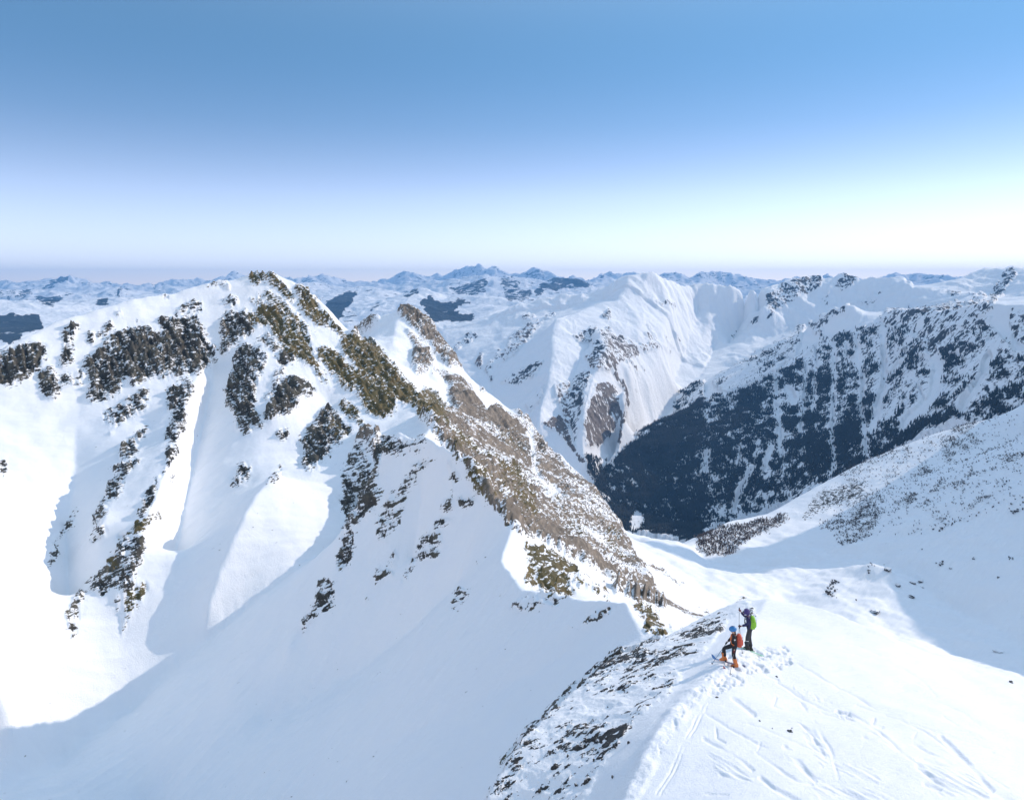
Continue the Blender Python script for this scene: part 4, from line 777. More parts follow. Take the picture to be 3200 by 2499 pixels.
def skin(name, pts, edges, mat, parent, sub=2, root=0):
    """one continuous tapering surface grown round a skeleton; pts = [(x, y, z, rx, ry)]"""
    me = bpy.data.meshes.new(name); me.from_pydata([p[:3] for p in pts], edges, []); me.update()
    o = bpy.data.objects.new(name, me); C.objects.link(o)
    m = o.modifiers.new('skin', 'SKIN'); m.use_smooth_shade = True
    for i, p in enumerate(pts):
        v = me.skin_vertices[0].data[i]; v.radius = (p[3], p[4] if len(p) > 4 else p[3]); v.use_root = (i == root)
    s = o.modifiers.new('sub', 'SUBSURF'); s.levels = s.render_levels = sub
    dg = bpy.context.evaluated_depsgraph_get(); em = bpy.data.meshes.new_from_object(o.evaluated_get(dg))
    bpy.data.objects.remove(o); em.name = name
    return mesh_obj(name, em, mat, parent)
def tube(bm, a, b, r0, r1=None, seg=8):
    a, b = Vector(a), Vector(b); r1 = r0 if r1 is None else r1
    z = (b - a).normalized(); x = z.orthogonal().normalized(); y = z.cross(x)
    A = [bm.verts.new(a + (x * math.cos(t) + y * math.sin(t)) * r0) for t in (2 * math.pi * i / seg for i in range(seg))]
    B = [bm.verts.new(b + (x * math.cos(t) + y * math.sin(t)) * r1) for t in (2 * math.pi * i / seg for i in range(seg))]
    for i in range(seg): bm.faces.new((A[i], A[(i + 1) % seg], B[(i + 1) % seg], B[i]))
    bm.faces.new(A[::-1]); bm.faces.new(B)
def ball(bm, c, rad, sub=3, squash=(1, 1, 1), rot=None, jag=0, seed=0):
    g = bmesh.ops.create_icosphere(bm, subdivisions=sub, radius=1)
    r = random.Random(seed); ph = [r.uniform(0, 50) for _ in range(3)]
    for v in g['verts']:
        k = 1.0
        if jag:
            p = v.co * 1.3
            k += jag * (float(pn(np.array([p.x + ph[0] + p.z]), np.array([p.y + ph[1] - p.z]))[0]) + .5 * float(pn(np.array([2.3 * p.x + ph[2]]), np.array([2.3 * p.z + p.y]))[0]))
        q = Vector((v.co.x * squash[0], v.co.y * squash[1], v.co.z * squash[2])) * rad * k
        if rot: q = rot @ q
        v.co = q + Vector(c)
    return g['verts']
def loft(bm, rings):
    R_ = [[bm.verts.new(p) for p in r] for r in rings]
    n = len(R_[0])
    for a, b in zip(R_[:-1], R_[1:]):
        for i in range(n): bm.faces.new((a[i], a[(i + 1) % n], b[(i + 1) % n], b[i]))
    bm.faces.new(R_[0][::-1]); bm.faces.new(R_[-1])

m_black = cloth('black_softshell', (.012, .012, .016)); m_navy = cloth('navy_purple_shell', (.022, .02, .085)); m_grey = cloth('charcoal_trousers', (.035, .036, .042))
m_orange = cloth('orange_plastic', (.68, .19, .04), .45, .15); m_pack_o = cloth('orange_red_nylon', (.55, .085, .045), .6); m_pack_g = cloth('lime_nylon', (.24, .52, .03), .6)
m_helmet = cloth('blue_helmet_shell', (.03, .19, .46), .3, .08, 6); m_skin = cloth('skin', (.55, .33, .24), .55, .1); m_hair = cloth('dark_hair', (.02, .014, .01), .5); m_glove = cloth('dark_red_glove', (.16, .015, .02)); m_dark = cloth('black_plastic', (.01, .01, .011), .4)
m_white = cloth('white_print', (.8, .8, .8), .5, .05); m_purple = cloth('purple_hood', (.06, .04, .16)); m_metal = cloth('pole_metal', (.12, .13, .15), .35, .2, 40, .8); m_strap_o = cloth('orange_strap', (.8, .2, .05), .6)
m_lens = cloth('goggle_lens', (.02, .02, .03), .1, .1)

def vec(p): return Vector(p)
def pt(p, r, r2=None): return (p[0], p[1], p[2], r, r2 or r)
def lerp(a, b, k): return vec(a) + (vec(b) - vec(a)) * k
def hand(name, wrist, fwd, grip_axis, parent, mat):
    """palm, four curled fingers of different lengths and a thumb closing round a pole"""
    f = vec(fwd).normalized(); a = vec(grip_axis).normalized(); n = f.cross(a).normalized(); a = n.cross(f).normalized()
    w = vec(wrist); palm = w + f * .075
    P = [pt(w, .034), pt(w + f * .04, .038, .028), pt(palm, .036, .026)]; E = [(0, 1), (1, 2)]
    for i, (o, L) in enumerate(((.030, .9), (.011, 1.0), (-.009, .95), (-.028, .75))):
        b = palm + a * o; k = len(P)
        P += [pt(b + f * .028 * L, .0135), pt(b + f * .046 * L + n * .022 * L, .0125), pt(b + f * .034 * L + n * .046 * L, .011)]
        E += [(2, k), (k, k + 1), (k + 1, k + 2)]
    k = len(P); b = w + f * .035 + a * .036
    P += [pt(b + n * .012, .0145), pt(b + f * .022 + n * .034, .013), pt(b + f * .034 + n * .050 - a * .008, .0115)]
    E += [(1, k), (k, k + 1), (k + 1, k + 2)]
    return skin(name, P, E, mat, parent, 1, 1)
def boot(name, ankle, toe_dir, parent, mat, dark):
    d = vec((toe_dir[0], toe_dir[1], 0)).normalized(); s = vec((-d.y, d.x, 0)); a = vec(ankle); rings = []
    def ring(c, l0, l1, w):
        return [c + d * (l1 * math.cos(t) if math.cos(t) > 0 else l0 * math.cos(t)) + s * w * math.sin(t) for t in (2 * math.pi * i / 14 for i in range(14))]
    g = a - vec((0, 0, .12))
    bm = bmesh.new()
    loft(bm, [ring(g, .11, .205, .052), ring(g + vec((0, 0, .02)), .115, .21, .056), ring(g + vec((0, 0, .065)), .11, .19, .056), ring(g + vec((0, 0, .10)) + d * .0, .10, .13, .056), ring(a + vec((0, 0, .02)) + d * .01, .085, .088, .055), ring(a + vec((0, 0, .12)) + d * .03, .078, .08, .06), ring(a + vec((0, 0, .21)) + d * .055, .08, .082, .066)])
    o = from_bm(name, bm, mat, parent)
    bm = bmesh.new()
    for h in (.0, .075, .15):
        bm = bmesh.new(); c = a + vec((0, 0, h + .01)) + d * (.085 + .012 * h / .07); tube(bm, c - s * .03, c + s * .03, .011, .011, 6); from_bm('buckle', bm, dark, o)
    return o
def backpack(loc, rz, mat, label, group, strap, trim, h=.52, tilt=0):
    root = empty('backpack', loc, label, 'backpack', group, rz); root.rotation_euler = (0, tilt, rz)
    bm = bmesh.new(); rings = []
    for z, w, dp, off in ((0, .10, .07, .03), (.03, .135, .10, .02), (.16, .15, .125, .02), (.32, .145, .115, .01), (.44, .125, .09, .0), (.5, .09, .06, -.01), (.52, .04, .03, -.02)):
        rings.append([Vector((.10 + off + dp * math.copysign(abs(math.cos(t)) ** .6, math.cos(t)), w * math.copysign(abs(math.sin(t)) ** .6, math.sin(t)), z * h / .52)) for t in (2 * math.pi * i / 20 for i in range(20))])
    loft(bm, rings); from_bm('pack_body', bm, mat, root)
    bm = bmesh.new(); ball(bm, (.235, 0, .16 * h / .52), .1, 3, (.35, 1.0, 1.15)); from_bm('front_pocket', bm, mat, root)
    for s in (-1, 1):
        bm = bmesh.new(); P = [(-.0, s * .07, .46), (-.10, s * .085, .5), (-.2, s * .10, .42), (-.22, s * .11, .28), (-.16, s * .13, .12), (0, s * .13, .05)]
        for a, b in zip(P[:-1], P[1:]): tube(bm, a, b, .016, .016, 6)
        from_bm('shoulder_strap', bm, strap, root)
    for a, b, w in (((.14, -.155, .12), (.14, .155, .12), .012), ((.14, -.155, .34), (.14, .155, .34), .012), ((.24, -.03, .40), (.265, -.03, .12), .008), ((.24, .05, .40), (.265, .05, .12), .008)):
        bm = bmesh.new(); tube(bm, a, b, w, w, 6); from_bm('compression_strap', bm, trim, root)
    return root
def ski(mid, d, L, up, mats, label, group, ang_tip=.0):
    """mid point under the boot, heading d, length L; tip first"""
    d = vec(d).normalized(); u = vec(up); u = (u - d * u.dot(d)).normalized(); s = u.cross(d)
    root = empty('ski', mid, label, 'ski', group)
    def strip(name, k0, k1, mat, n=14):
        bm = bmesh.new(); rings = []
        for i in range(n + 1):
            k = k0 + (k1 - k0) * i / n
            w = .045 + .014 * (2 * abs(k - .5)) ** 2
            if k > .9: w *= max(.12, math.sqrt(max(0, 1 - ((k - .9) / .1) ** 2)))
            if k < .03: w *= .5 + .5 * k / .03
            lift = .16 * max(0, (k - .86) / .14) ** 1.8 + .02 * max(0, (.06 - k) / .06) ** 2
            c = d * (k - .46) * L + u * (lift + .02)
            rings.append([c - s * w - u * .007, c + s * w - u * .007, c + s * w + u * .007, c - s * w + u * .007])
        loft(bm, rings); return from_bm(name, bm, mat, root, False)
    strip('ski_tail', 0, .36, mats[2]); strip('ski_waist', .36, .66, mats[1]); strip('ski_tip', .66, 1.0, mats[0], 24)
    for k in (-.13, .16):
        bm = bmesh.new(); c = d * k + u * .045; tube(bm, c - s * .035, c + s * .035, .028, .028, 8); tube(bm, c - u * .02, c + u * .05, .03, .022, 8)
        from_bm('binding', bm, m_dark, root)
    return root
def pole(top, tip, label, group, mat=None):
    top, tip = vec(top), vec(tip); root = empty('ski_pole', tip, label, 'ski pole', group); t = top - tip; n = t.normalized()
    bm = bmesh.new(); tube(bm, n * .02, t - n * .10, .0065, .0095, 8); from_bm('shaft', bm, mat or m_metal, root)
    bm = bmesh.new(); tube(bm, t - n * .15, t - n * .02, .015, .018, 10); tube(bm, t - n * .02, t + n * .015, .024, .02, 10); from_bm('grip', bm, m_dark, root)
    bm = bmesh.new(); tube(bm, n * .055, n * .065, .05, .045, 12); tube(bm, vec((0, 0, 0)), n * .055, .003, .007, 6); from_bm('basket', bm, m_dark, root)
    bm = bmesh.new(); x = n.orthogonal().normalized(); P = [t + x * .02, t + x * .05 - n * .08, t + x * .03 - n * .14, t - n * .1]
    for a, b in zip(P[:-1], P[1:]): tube(bm, a, b, .006, .006, 5)
    from_bm('wrist_strap', bm, m_dark, root)
    return root

# the sketch of the two skiers: one unit of the enlarged view is about 2 mm
def zo(x, y): return (2160 + x / 7.107) / 1.4652, (1870 + y / 7.107) / 1.4652
fb = hit(*zo(985, 1545), 24, 45); ff = hit(*zo(735, 1405), 24, 45); f2 = hit(*zo(1265, 1135), 24, 45)
print('feet', fb, ff, f2)
BR = math.atan2(fb.x, fb.y)
ex = Vector((math.cos(BR), -math.sin(BR), 0)); ey = Vector((math.sin(BR), math.cos(BR), 0)); ez = Vector((0, 0, 1))
def loc1(origin, dist):
    k = dist / FOC / (7.107 * 1.4652)
    def f(x, y, dep, x0, y0):        # enlarged-view position and depth behind the foot -> offset from the foot
        up = (y0 - y) * k / .905 - dep * .47
        return ex * ((x - x0) * k) + ey * dep + ez * (up)
    return f
def ski_normal(p):
    e = .25
    gx = (ground_z(p.x + e, p.y) - ground_z(p.x - e, p.y)) / (2 * e); gy = (ground_z(p.x, p.y + e) - ground_z(p.x, p.y - e)) / (2 * e)
    return Vector((-gx, -gy, 1)).normalized()

# ---- front skier
d1 = fb.length; L1 = loc1(fb, d1)
root = empty('person', fb, 'skier in a blue helmet and black jacket with one knee raised and an orange backpack', 'person', 'skiers on the ridge')
def A(x, y, dep): return L1(x, y, dep, 985, 1545)
ank_b = vec((0, 0, .17)); off = ff - fb; ank_f = off + vec((0, 0, .17))
hip = A(945, 1125, .16); chest = hip + ez * .36 - ex * .01; neck = chest + ez * .15 - ex * .03; head = neck + ez * .12 - ex * .05
hipn, hipf = hip - ey * .085, hip + ey * .085
kn_b = lerp(ank_b, hipn, .52) - ex * .06; kn_f = lerp(ank_f, hipf, .55) - ex * .24 + ez * .07
shn, shf = chest - ey * .19 + ez * .08, chest + ey * .19 + ez * .08
eln = shn + ex * .07 - ez * .30 - ey * .05; hdn = shn + ex * .07 - ez * .50 - ey * .10 - ex * .06
elf = shf - ex * .14 - ez * .24; hdf = shf - ex * .26 - ez * .40 + ey * .0
P = [pt(hip, .10, .085), pt(hip + ez * .18, .095, .08), pt(chest, .115, .085), pt(neck, .05), pt(head - ez * .02, .085, .09), pt(head + ez * .07, .085, .095), pt(head - ex * .10 - ez * .005, .016),
     pt(hipn, .08), pt(kn_b, .055), pt(ank_b, .042), pt(hipf, .08), pt(kn_f, .055), pt(ank_f, .042), pt(shn, .052), pt(eln, .04), pt(hdn, .028), pt(shf, .052), pt(elf, .04), pt(hdf, .028)]
E = [(0, 1), (1, 2), (2, 3), (3, 4), (4, 5), (4, 6), (0, 7), (7, 8), (8, 9), (0, 10), (10, 11), (11, 12), (2, 13), (13, 14), (14, 15), (2, 16), (16, 17), (17, 18)]
skin('body', P, E, m_skin, root)
skin('trousers', [pt(hip + ez * .05, .125, .105), pt(hip, .13, .11), pt(hipn, .105), pt(lerp(hipn, kn_b, .5), .092), pt(kn_b, .078), pt(lerp(kn_b, ank_b, .5), .082), pt(ank_b + ez * .03, .09), pt(hipf, .105), pt(lerp(hipf, kn_f, .5), .092), pt(kn_f, .08), pt(lerp(kn_f, ank_f, .5), .082), pt(ank_f + ez * .03, .09)],
     [(0, 1), (1, 2), (2, 3), (3, 4), (4, 5), (5, 6), (1, 7), (7, 8), (8, 9), (9, 10), (10, 11)], m_black, root, 2, 1)
skin('jacket', [pt(hip - ez * .05, .155, .13), pt(hip + ez * .18, .145, .12), pt(chest, .16, .13), pt(neck - ez * .02, .07), pt(neck + ez * .03, .066), pt(shn, .078), pt(lerp(shn, eln, .5), .066), pt(eln, .06), pt(lerp(eln, hdn, .85), .05), pt(shf, .078), pt(lerp(shf, elf, .5), .066), pt(elf, .06), pt(lerp(elf, hdf, .85), .05)],
     [(0, 1), (1, 2), (2, 3), (3, 4), (2, 5), (5, 6), (6, 7), (7, 8), (2, 9), (9, 10), (10, 11), (11, 12)], m_black, root, 2, 1)
bm = bmesh.new(); c = shn + (eln - shn) * .25 - ey * .068
for a, b in ((ez * .035, -ez * .035), (ex * .035, -ex * .035)): tube(bm, c + a, c + b, .011, .011, 6)
from_bm('sleeve_cross', bm, m_white, root)
for q in (hip + ez * .10 - ey * .105 - ex * .05, chest - ez * .02 - ey * .11 - ex * .10):
    bm = bmesh.new(); tube(bm, q + ez * .06, q - ez * .07, .012, .012, 6); from_bm('pocket_zip', bm, m_strap_o, root)
q = lerp(elf, hdf, .5)
for a, b in ((q - ez * .05 - ey * .03, q - ez * .05 + ey * .03 - ex * .05), (chest - ex * .13 - ey * .05 + ez * .05, chest - ex * .135 + ez * .02)):
    bm = bmesh.new(); tube(bm, a, b, .013, .013, 6); from_bm('white_piping', bm, m_white, root)
bm = bmesh.new()
vs = ball(bm, head + ez * .055 + ex * .005, .142, 4, (1.06, .93, .86))
bmesh.ops.bisect_plane(bm, geom=bm.verts[:] + bm.edges[:] + bm.faces[:], plane_co=head - ez * .012, plane_no=(ez + ex * -.12).normalized(), clear_inner=True)
ho_ = from_bm('helmet', bm, m_helmet, root)
for k in range(3):
    bm = bmesh.new(); tube(bm, head + ez * (.188 - .012 * k) + ey * (-.03 + .03 * k) - ex * .05, head + ez * (.188 - .012 * k) + ey * (-.03 + .03 * k) + ex * .06, .008, .008, 6); from_bm('helmet_vent', bm, m_dark, ho_)
bm = bmesh.new(); ball(bm, head - ex * .095 + ez * .03, .075, 3, (.42, .95, .5)); from_bm('goggles', bm, m_lens, root)
skin('hair', [pt(head + ex * .07 - ez * .0, .05), pt(head + ex * .08 - ez * .10, .05), pt(neck + ex * .075 - ez * .08 - ey * .03, .042), pt(chest + ex * .02 - ey * .10 + ez * .05, .025)], [(0, 1), (1, 2), (2, 3)], m_hair, root, 1)
hand('glove', lerp(eln, hdn, .93), hdn - eln, -ex * .3 - ez, root, m_glove); hand('glove', lerp(elf, hdf, .93), hdf - elf, ez + ex * .6, root, m_dark)
boot('boot', ank_b, -ex - ey * .25, root, m_orange, m_dark); boot('boot', ank_f, -ex - ey * .12, root, m_orange, m_dark)
def rz_of(v): return math.atan2(v.y, v.x)
backpack(fb + chest - ez * .36 + ex * .07, rz_of(ex), m_pack_o, 'orange red backpack worn by the blue-helmeted skier', 'backpacks of the skiers', m_strap_o, m_dark)
s1 = [cloth('blue_ski_top', (.05, .14, .34), .3), cloth('white_ski_top', (.75, .76, .8), .3), cloth('dark_violet_ski_top', (.05, .03, .10), .3)]
s1b = [cloth('red_edged_ski_tip', (.55, .12, .10), .3), s1[1], s1[2]]
ta = hit(*zo(250, 1320), 24, 45) - ff; up_ = ski_normal(ff)
ski(ff - ez * .005, Vector((ta.x, ta.y, ta.z + .10)), 1.70, up_, (s1[0], s1[1], s1[2]), 'ski with a raised blue tip under the front orange boot', 'skis of the skiers')
tb = hit(*zo(520, 1650), 24, 45) - fb
ski(fb - ez * .005, Vector((tb.x, tb.y, tb.z + .04)), 1.70, ski_normal(fb), (s1b[0], s1b[1], s1b[2]), 'ski with a reddish tip under the rear orange boot, half in the snow', 'skis of the skiers')
pc1 = fb + hdf + (hdf - elf).normalized() * .075; tip1 = hit(*zo(450, 1455), 24, 45)
pole(pc1 + (pc1 - tip1).normalized() * .07, tip1 - ez * .02, 'ski pole slanting left from the forward hand of the blue-helmeted skier', 'ski poles')
pc2 = fb + hdn + (hdn - eln).normalized() * .075; tip2 = hit(*zo(862, 1700), 24, 45)
pole(pc2 + (pc2 - tip2).normalized() * .07, tip2 - ez * .02, 'ski pole planted nearest the camera below the blue-helmeted skier', 'ski poles')

# ---- rear skier
L2 = loc1(f2, f2.length)
root = empty('person', f2, 'hooded skier in a navy jacket with a lime green backpack standing upright', 'person', 'skiers on the ridge')
def A(x, y, dep): return L2(x, y, dep, 1265, 1135)
an, af = vec((0, 0, .16)) - ey * .10 - ex * .04, vec((0, 0, .16)) + ey * .12 + ex * .10
for q in (an, af):
    w_ = f2 + q; q.z = ground_z(w_.x, w_.y) - f2.z + .16
hip = ez * .93 + ex * .03; chest = ez * 1.32 - ex * .03; neck = chest + ez * .17 - ex * .06; head = neck + ez * .13 - ex * .07
hn, hf = hip - ey * .085, hip + ey * .085
kn, kf = lerp(an, hn, .5) - ex * .05, lerp(af, hf, .5) - ex * .04
shn, shf = chest - ey * .19 + ez * .09, chest + ey * .19 + ez * .09
hdn = A(1105, 705, -.22); hdf = A(1085, 405, .30)
eln = lerp(shn, hdn, .5) + ex * .10 - ez * .06; elf = lerp(shf, hdf, .5) - ez * .10
P = [pt(hip, .10, .085), pt(hip + ez * .18, .095, .08), pt(chest, .115, .085), pt(neck, .05), pt(head - ez * .02, .085, .09), pt(head + ez * .07, .085, .095), pt(head - ex * .10 - ez * .01, .016),
     pt(hn, .08), pt(kn, .055), pt(an, .042), pt(hf, .08), pt(kf, .055), pt(af, .042), pt(shn, .052), pt(eln, .04), pt(hdn, .028), pt(shf, .052), pt(elf, .04), pt(hdf, .028)]
skin('body', P, E, m_skin, root)
skin('trousers', [pt(hip + ez * .05, .13, .115), pt(hip, .135, .12), pt(hn, .11), pt(lerp(hn, kn, .5), .10), pt(kn, .09), pt(lerp(kn, an, .5), .09), pt(an + ez * .03, .10), pt(hf, .11), pt(lerp(hf, kf, .5), .10), pt(kf, .09), pt(lerp(kf, af, .5), .09), pt(af + ez * .03, .10)],
     [(0, 1), (1, 2), (2, 3), (3, 4), (4, 5), (5, 6), (1, 7), (7, 8), (8, 9), (9, 10), (10, 11)], m_grey, root, 2, 1)
jk = skin('jacket', [pt(hip - ez * .06, .145, .125), pt(hip + ez * .18, .135, .115), pt(chest, .155, .125), pt(neck - ez * .02, .08), pt(neck + ez * .03, .08), pt(shn, .085), pt(lerp(shn, eln, .5), .072), pt(eln, .066), pt(lerp(eln, hdn, .85), .055), pt(shf, .085), pt(lerp(shf, elf, .5), .072), pt(elf, .066), pt(lerp(elf, hdf, .85), .055)],
     [(0, 1), (1, 2), (2, 3), (3, 4), (2, 5), (5, 6), (6, 7), (7, 8), (2, 9), (9, 10), (10, 11), (11, 12)], m_navy, root, 2, 1)
bm = bmesh.new(); ball(bm, head + ez * .03 + ex * .03, .15, 4, (.98, .92, 1.05))
bmesh.ops.bisect_plane(bm, geom=bm.verts[:] + bm.edges[:] + bm.faces[:], plane_co=head - ex * .075, plane_no=ex, clear_inner=True)
bmesh.ops.bisect_plane(bm, geom=bm.verts[:] + bm.edges[:] + bm.faces[:], plane_co=head - ez * .11, plane_no=ez, clear_inner=True)
from_bm('hood', bm, m_purple, jk)
bm = bmesh.new(); tube(bm, head - ex * .05 - ey * .13 - ez * .04, head + ex * .03 - ey * .145 - ez * .03, .016, .016, 6); from_bm('white_patch', bm, m_white, jk)
bm = bmesh.new(); ball(bm, head - ex * .09 + ez * .03, .075, 3, (.42, .95, .5)); from_bm('goggles', bm, m_lens, root)
hand('glove', lerp(eln, hdn, .93), hdn - eln, ez, root, m_glove); hand('glove', lerp(elf, hdf, .93), hdf - elf, ez, root, m_glove)
boot('boot', an - ez * .03, -ex - ey * .2, root, m_dark, m_metal); boot('boot', af - ez * .03, -ex - ey * .2, root, m_dark, m_metal)
bm = bmesh.new(); q = lerp(kn, an, .3) - ey * .085; tube(bm, q - ex * .05, q + ex * .05, .012, .012, 6); from_bm('reflective_band', bm, m_white, root)
backpack(f2 + chest - ez * .36 + ex * .055, rz_of(ex), m_pack_g, 'lime green backpack worn by the hooded skier', 'backpacks of the skiers', m_dark, m_dark, .56)
s2 = [cloth('green_ski_top', (.10, .55, .28), .3), cloth('pale_green_ski_top', (.45, .75, .55), .3), cloth('mint_ski_top', (.30, .62, .42), .3)]
u2 = ski_normal(f2); dd = -ex - ey * .32; dd.z = -(u2.x * dd.x + u2.y * dd.y) / u2.z
for q, lab in ((an, 'green ski nearer the camera under the hooded skier'), (af, 'green ski on the far side under the hooded skier')):
    w_ = f2 + q; w_.z = ground_z(w_.x, w_.y); ski(w_ - ez * .01, dd + ez * .02, 1.66, u2, s2, lab, 'skis of the skiers')
g_ = f2 + hdf + (hdf - elf).normalized() * .075
tp = g_ + ex * .04 + ey * .2 - ez * 1.2; tp.z = ground_z(tp.x, tp.y) - .03
pole(g_ + ez * .08, tp, 'thin ski pole in the raised hand of the hooded skier', 'ski poles')
g_ = f2 + hdn + (hdn - eln).normalized() * .075; tp = hit(*zo(1138, 1225), 24, 45)
pole(g_ + ez * .08, tp - ez * .03, 'ski pole in the lowered hand of the hooded skier', 'ski poles')
tick('people')

# ------------------------------------------------------------------ rocks
def rock_mat(name, c, snow=.0):
    t = NT(name); n = t.noise(3.5, 6, .65); n2 = t.noise(14, 4, .7)
    base = t.ramp(n, [(.3, tuple(x * .5 for x in c)), (.55, c), (.75, tuple(x * 1.9 for x in c))])
    geo = t.add('ShaderNodeNewGeometry'); sep = t.add('ShaderNodeSeparateXYZ'); t.l.new(geo.outputs['Normal'], sep.inputs[0])
    f = t.math('ADD', sep.outputs['Z'], t.math('MULTIPLY', t.math('SUBTRACT', n2, .5), 1.2))
    mr = t.add('ShaderNodeMapRange'); mr.inputs[1].default_value = .80 - snow; mr.inputs[2].default_value = .95 - snow; t.l.new(f, mr.inputs[0])
    t.color(t.mix(mr.outputs[0], base, SNOW), .8); t.bump(t.math('ADD', n, n2), .6, .04); return t.m
m_rock = rock_mat('dark_rock', (.045, .042, .038), -.1); m_boulder = rock_mat('snowy_boulder', (.06, .055, .05), .2)
def rock_mesh(name, seed, sq, jag=.55, sub=3):
    bm = bmesh.new(); ball(bm, (0, 0, 0), 1, sub, sq, None, jag, seed)
    r = random.Random(seed)
    for _ in range(7):                                   # cleaved faces
        n = Vector((r.uniform(-1, 1), r.uniform(-1, 1), r.uniform(-.3, 1))).normalized()
        d = r.uniform(.55, .85) * (abs(n.x) * sq[0] + abs(n.y) * sq[1] + abs(n.z) * sq[2]) * .8
        for v in bm.verts:
            e = v.co.dot(n) - d
            if e > 0: v.co -= n * e * .92
    bmesh.ops.recalc_face_normals(bm, faces=bm.faces)
    me = bpy.data.meshes.new(name); bm.to_mesh(me); bm.free(); me.polygons.foreach_set('use_smooth', np.zeros(len(me.polygons), bool)); me.materials.append(m_rock); return me
rmesh = [rock_mesh('rock', 10 + i, s) for i, s in enumerate([(1, .7, .6), (1, .8, .9), (1.2, .6, .5), (.8, .8, .8), (1.1, .55, .75), (.9, .6, 1.1)])]
def place_rock(name, me, p, size, label, cat, group=None, seed=0, tilt=.3):
    r = random.Random(seed); o = bpy.data.objects.new(name, me); C.objects.link(o); o.location = p
    o.scale = (size,) * 3; o.rotation_euler = (r.uniform(-tilt, tilt), r.uniform(-tilt, tilt), r.uniform(0, 6.28)); return tag(o, label, cat, group)
for i, (x, y, w, lab) in enumerate([(505, 1300, 34, 'forked dark rock poking out of the sunlit dome, largest one there'), (330, 1238, 16, 'small dark rock on the sunlit dome up and left of the largest rock'), (75, 1098, 22, 'flat dark rock by the trampled snow below the skiers'), (1822, 1010, 26, 'dull rock just under the right rim of the dome'), (432, 978, 16, 'small rock on the lip of snow right of the skiers'), (405, 1284, 10, 'tiny dark stone just left of the largest dome rock')]):
    p = hit(*c8(x, y), 16, 46); k = p.length / FOC * .3596
    place_rock('rock', rmesh[i % 6], p + ez * w * k * .05, w * k * .42, lab, 'rock', None, i)
    if i == 0: 
        q = hit(*c8(521, 1282), 16, 46); place_rock('rock', rmesh[5], q, 10 * k * .5, 'narrow dark stone touching the upper right of the largest dome rock', 'rock', None, 77)
flank = [(715, 1590, 62, 'tall dark blade of rock at the foot of the shaded flank, largest there'), (645, 1610, 45, 'leaning dark rock left of the tall blade of rock'), (400, 1650, 60, 'long dark rock lowest on the shaded flank'), (895, 1345, 42, 'dark rock alone in the middle of the shaded flank'), (990, 1328, 32, 'pointed dark rock right of the one in mid flank'), (885, 1555, 38, 'squat dark rock right of the tall blade of rock'),
         (500, 1500, 62, 'rough low rock left of the tall blade, mossy brown'), (310, 1325, 62, 'black rock pile on the left rim of the flank'), (585, 1420, 36, 'slanting dark rock above the low brown one'), (760, 1450, 32, 'small upright rock above the tall blade of rock'), (820, 1440, 34, 'flat-topped snowy rock near the flank middle'), (610, 1100, 40, 'dark rock high on the left rim of the flank'), (230, 1375, 44, 'dark rock on the rim below the black rock pile'), (440, 1165, 40, 'dark rock on the rim above the black rock pile')]
for i, (x, y, w, lab) in enumerate(flank):
    p = hit(*c7(x, y), 18, 46); k = p.length / FOC * .3197
    o = place_rock('rock', rmesh[(i * 5 + 1) % 6], p, w * k * .5, lab, 'rock', None, 30 + i, .5)
    o.scale = (o.scale[0] * .8, o.scale[1] * .6, o.scale[2] * (1.3 if 'tall' in lab or 'point' in lab else .75))
rr = random.Random(5); n_ = 0
for i in range(260):
    x, y = rr.uniform(100, 1500), rr.uniform(560, 1690)
    m_ = sample(rock, np.array([c7(x, y)[0]]), np.array([c7(x, y)[1]]))[0]
    if rr.random() > m_ * 1.3 or n_ >= 110: continue
    p = hit(*c7(x, y), 18, 47)
    if p.length > 47: continue
    k = p.length / FOC * .3197; n_ += 1; w = rr.choice([7, 9, 11, 14, 18])
    o = place_rock('rock', rmesh[rr.randrange(6)], p, w * k * .5, 'small dark stone among many on the shaded left flank of the dome', 'rock', 'small stones on the shaded flank', 200 + i, .5); o.scale = (o.scale[0] * 1.3, o.scale[1] * .7, o.scale[2] * .8)
# boulders with snow caps in the basin
bmesh_list = []
for i in range(3):
    me = rock_mesh('boulder', 60 + i, (1, .85, .7)); me.materials.clear(); me.materials.append(m_boulder); bmesh_list.append(me)
bl = [(1088, 338, 40, 'snow-capped boulder on the sunlit end of the basin hump'), (1150, 430, 38, 'snow-topped boulder in the shaded basin, leftmost of three'), (1237, 414, 40, 'snow-topped boulder with a long snow tail, middle of three'), (1288, 408, 34, 'ringed snow-topped boulder, rightmost of three'), (1295, 438, 18, 'small rock just below the rightmost of three boulders'), (1228, 494, 48, 'low dark boulder below the three boulders in the shaded basin'), (1015, 584, 60, 'long dark boulder nearest the dome at the edge of shadow'), (1748, 822, 46, 'dark boulder at lower right above the rim of the dome'), (1600, 268, 24, 'small dark boulder on the snow slope at right'), (1462, 327, 18, 'small dark boulder left of the other one on the right snow slope')]
for i, (x, y, w, lab) in enumerate(bl):
    p = hit(*c8(x, y + 8), 300, 1000); k = p.length / FOC * .3596; s = w * k * .5
    o = bpy.data.objects.new('boulder', bmesh_list[i % 3]); C.objects.link(o); o.location = p + ez * s * .12; o.scale = (s, s * .8, s * (.5 if 'low' in lab or 'long' in lab else .75)); o.rotation_euler = (0, 0, i * 1.3); tag(o, lab, 'boulder')
    if i in (0, 1, 2, 3):
        bm = bmesh.new(); ball(bm, (0, 0, .5), .72, 3, (1, .9, .42), None, .3, i); cap = from_bm('snow_cap', bm, m_white, o)
tick('rocks')

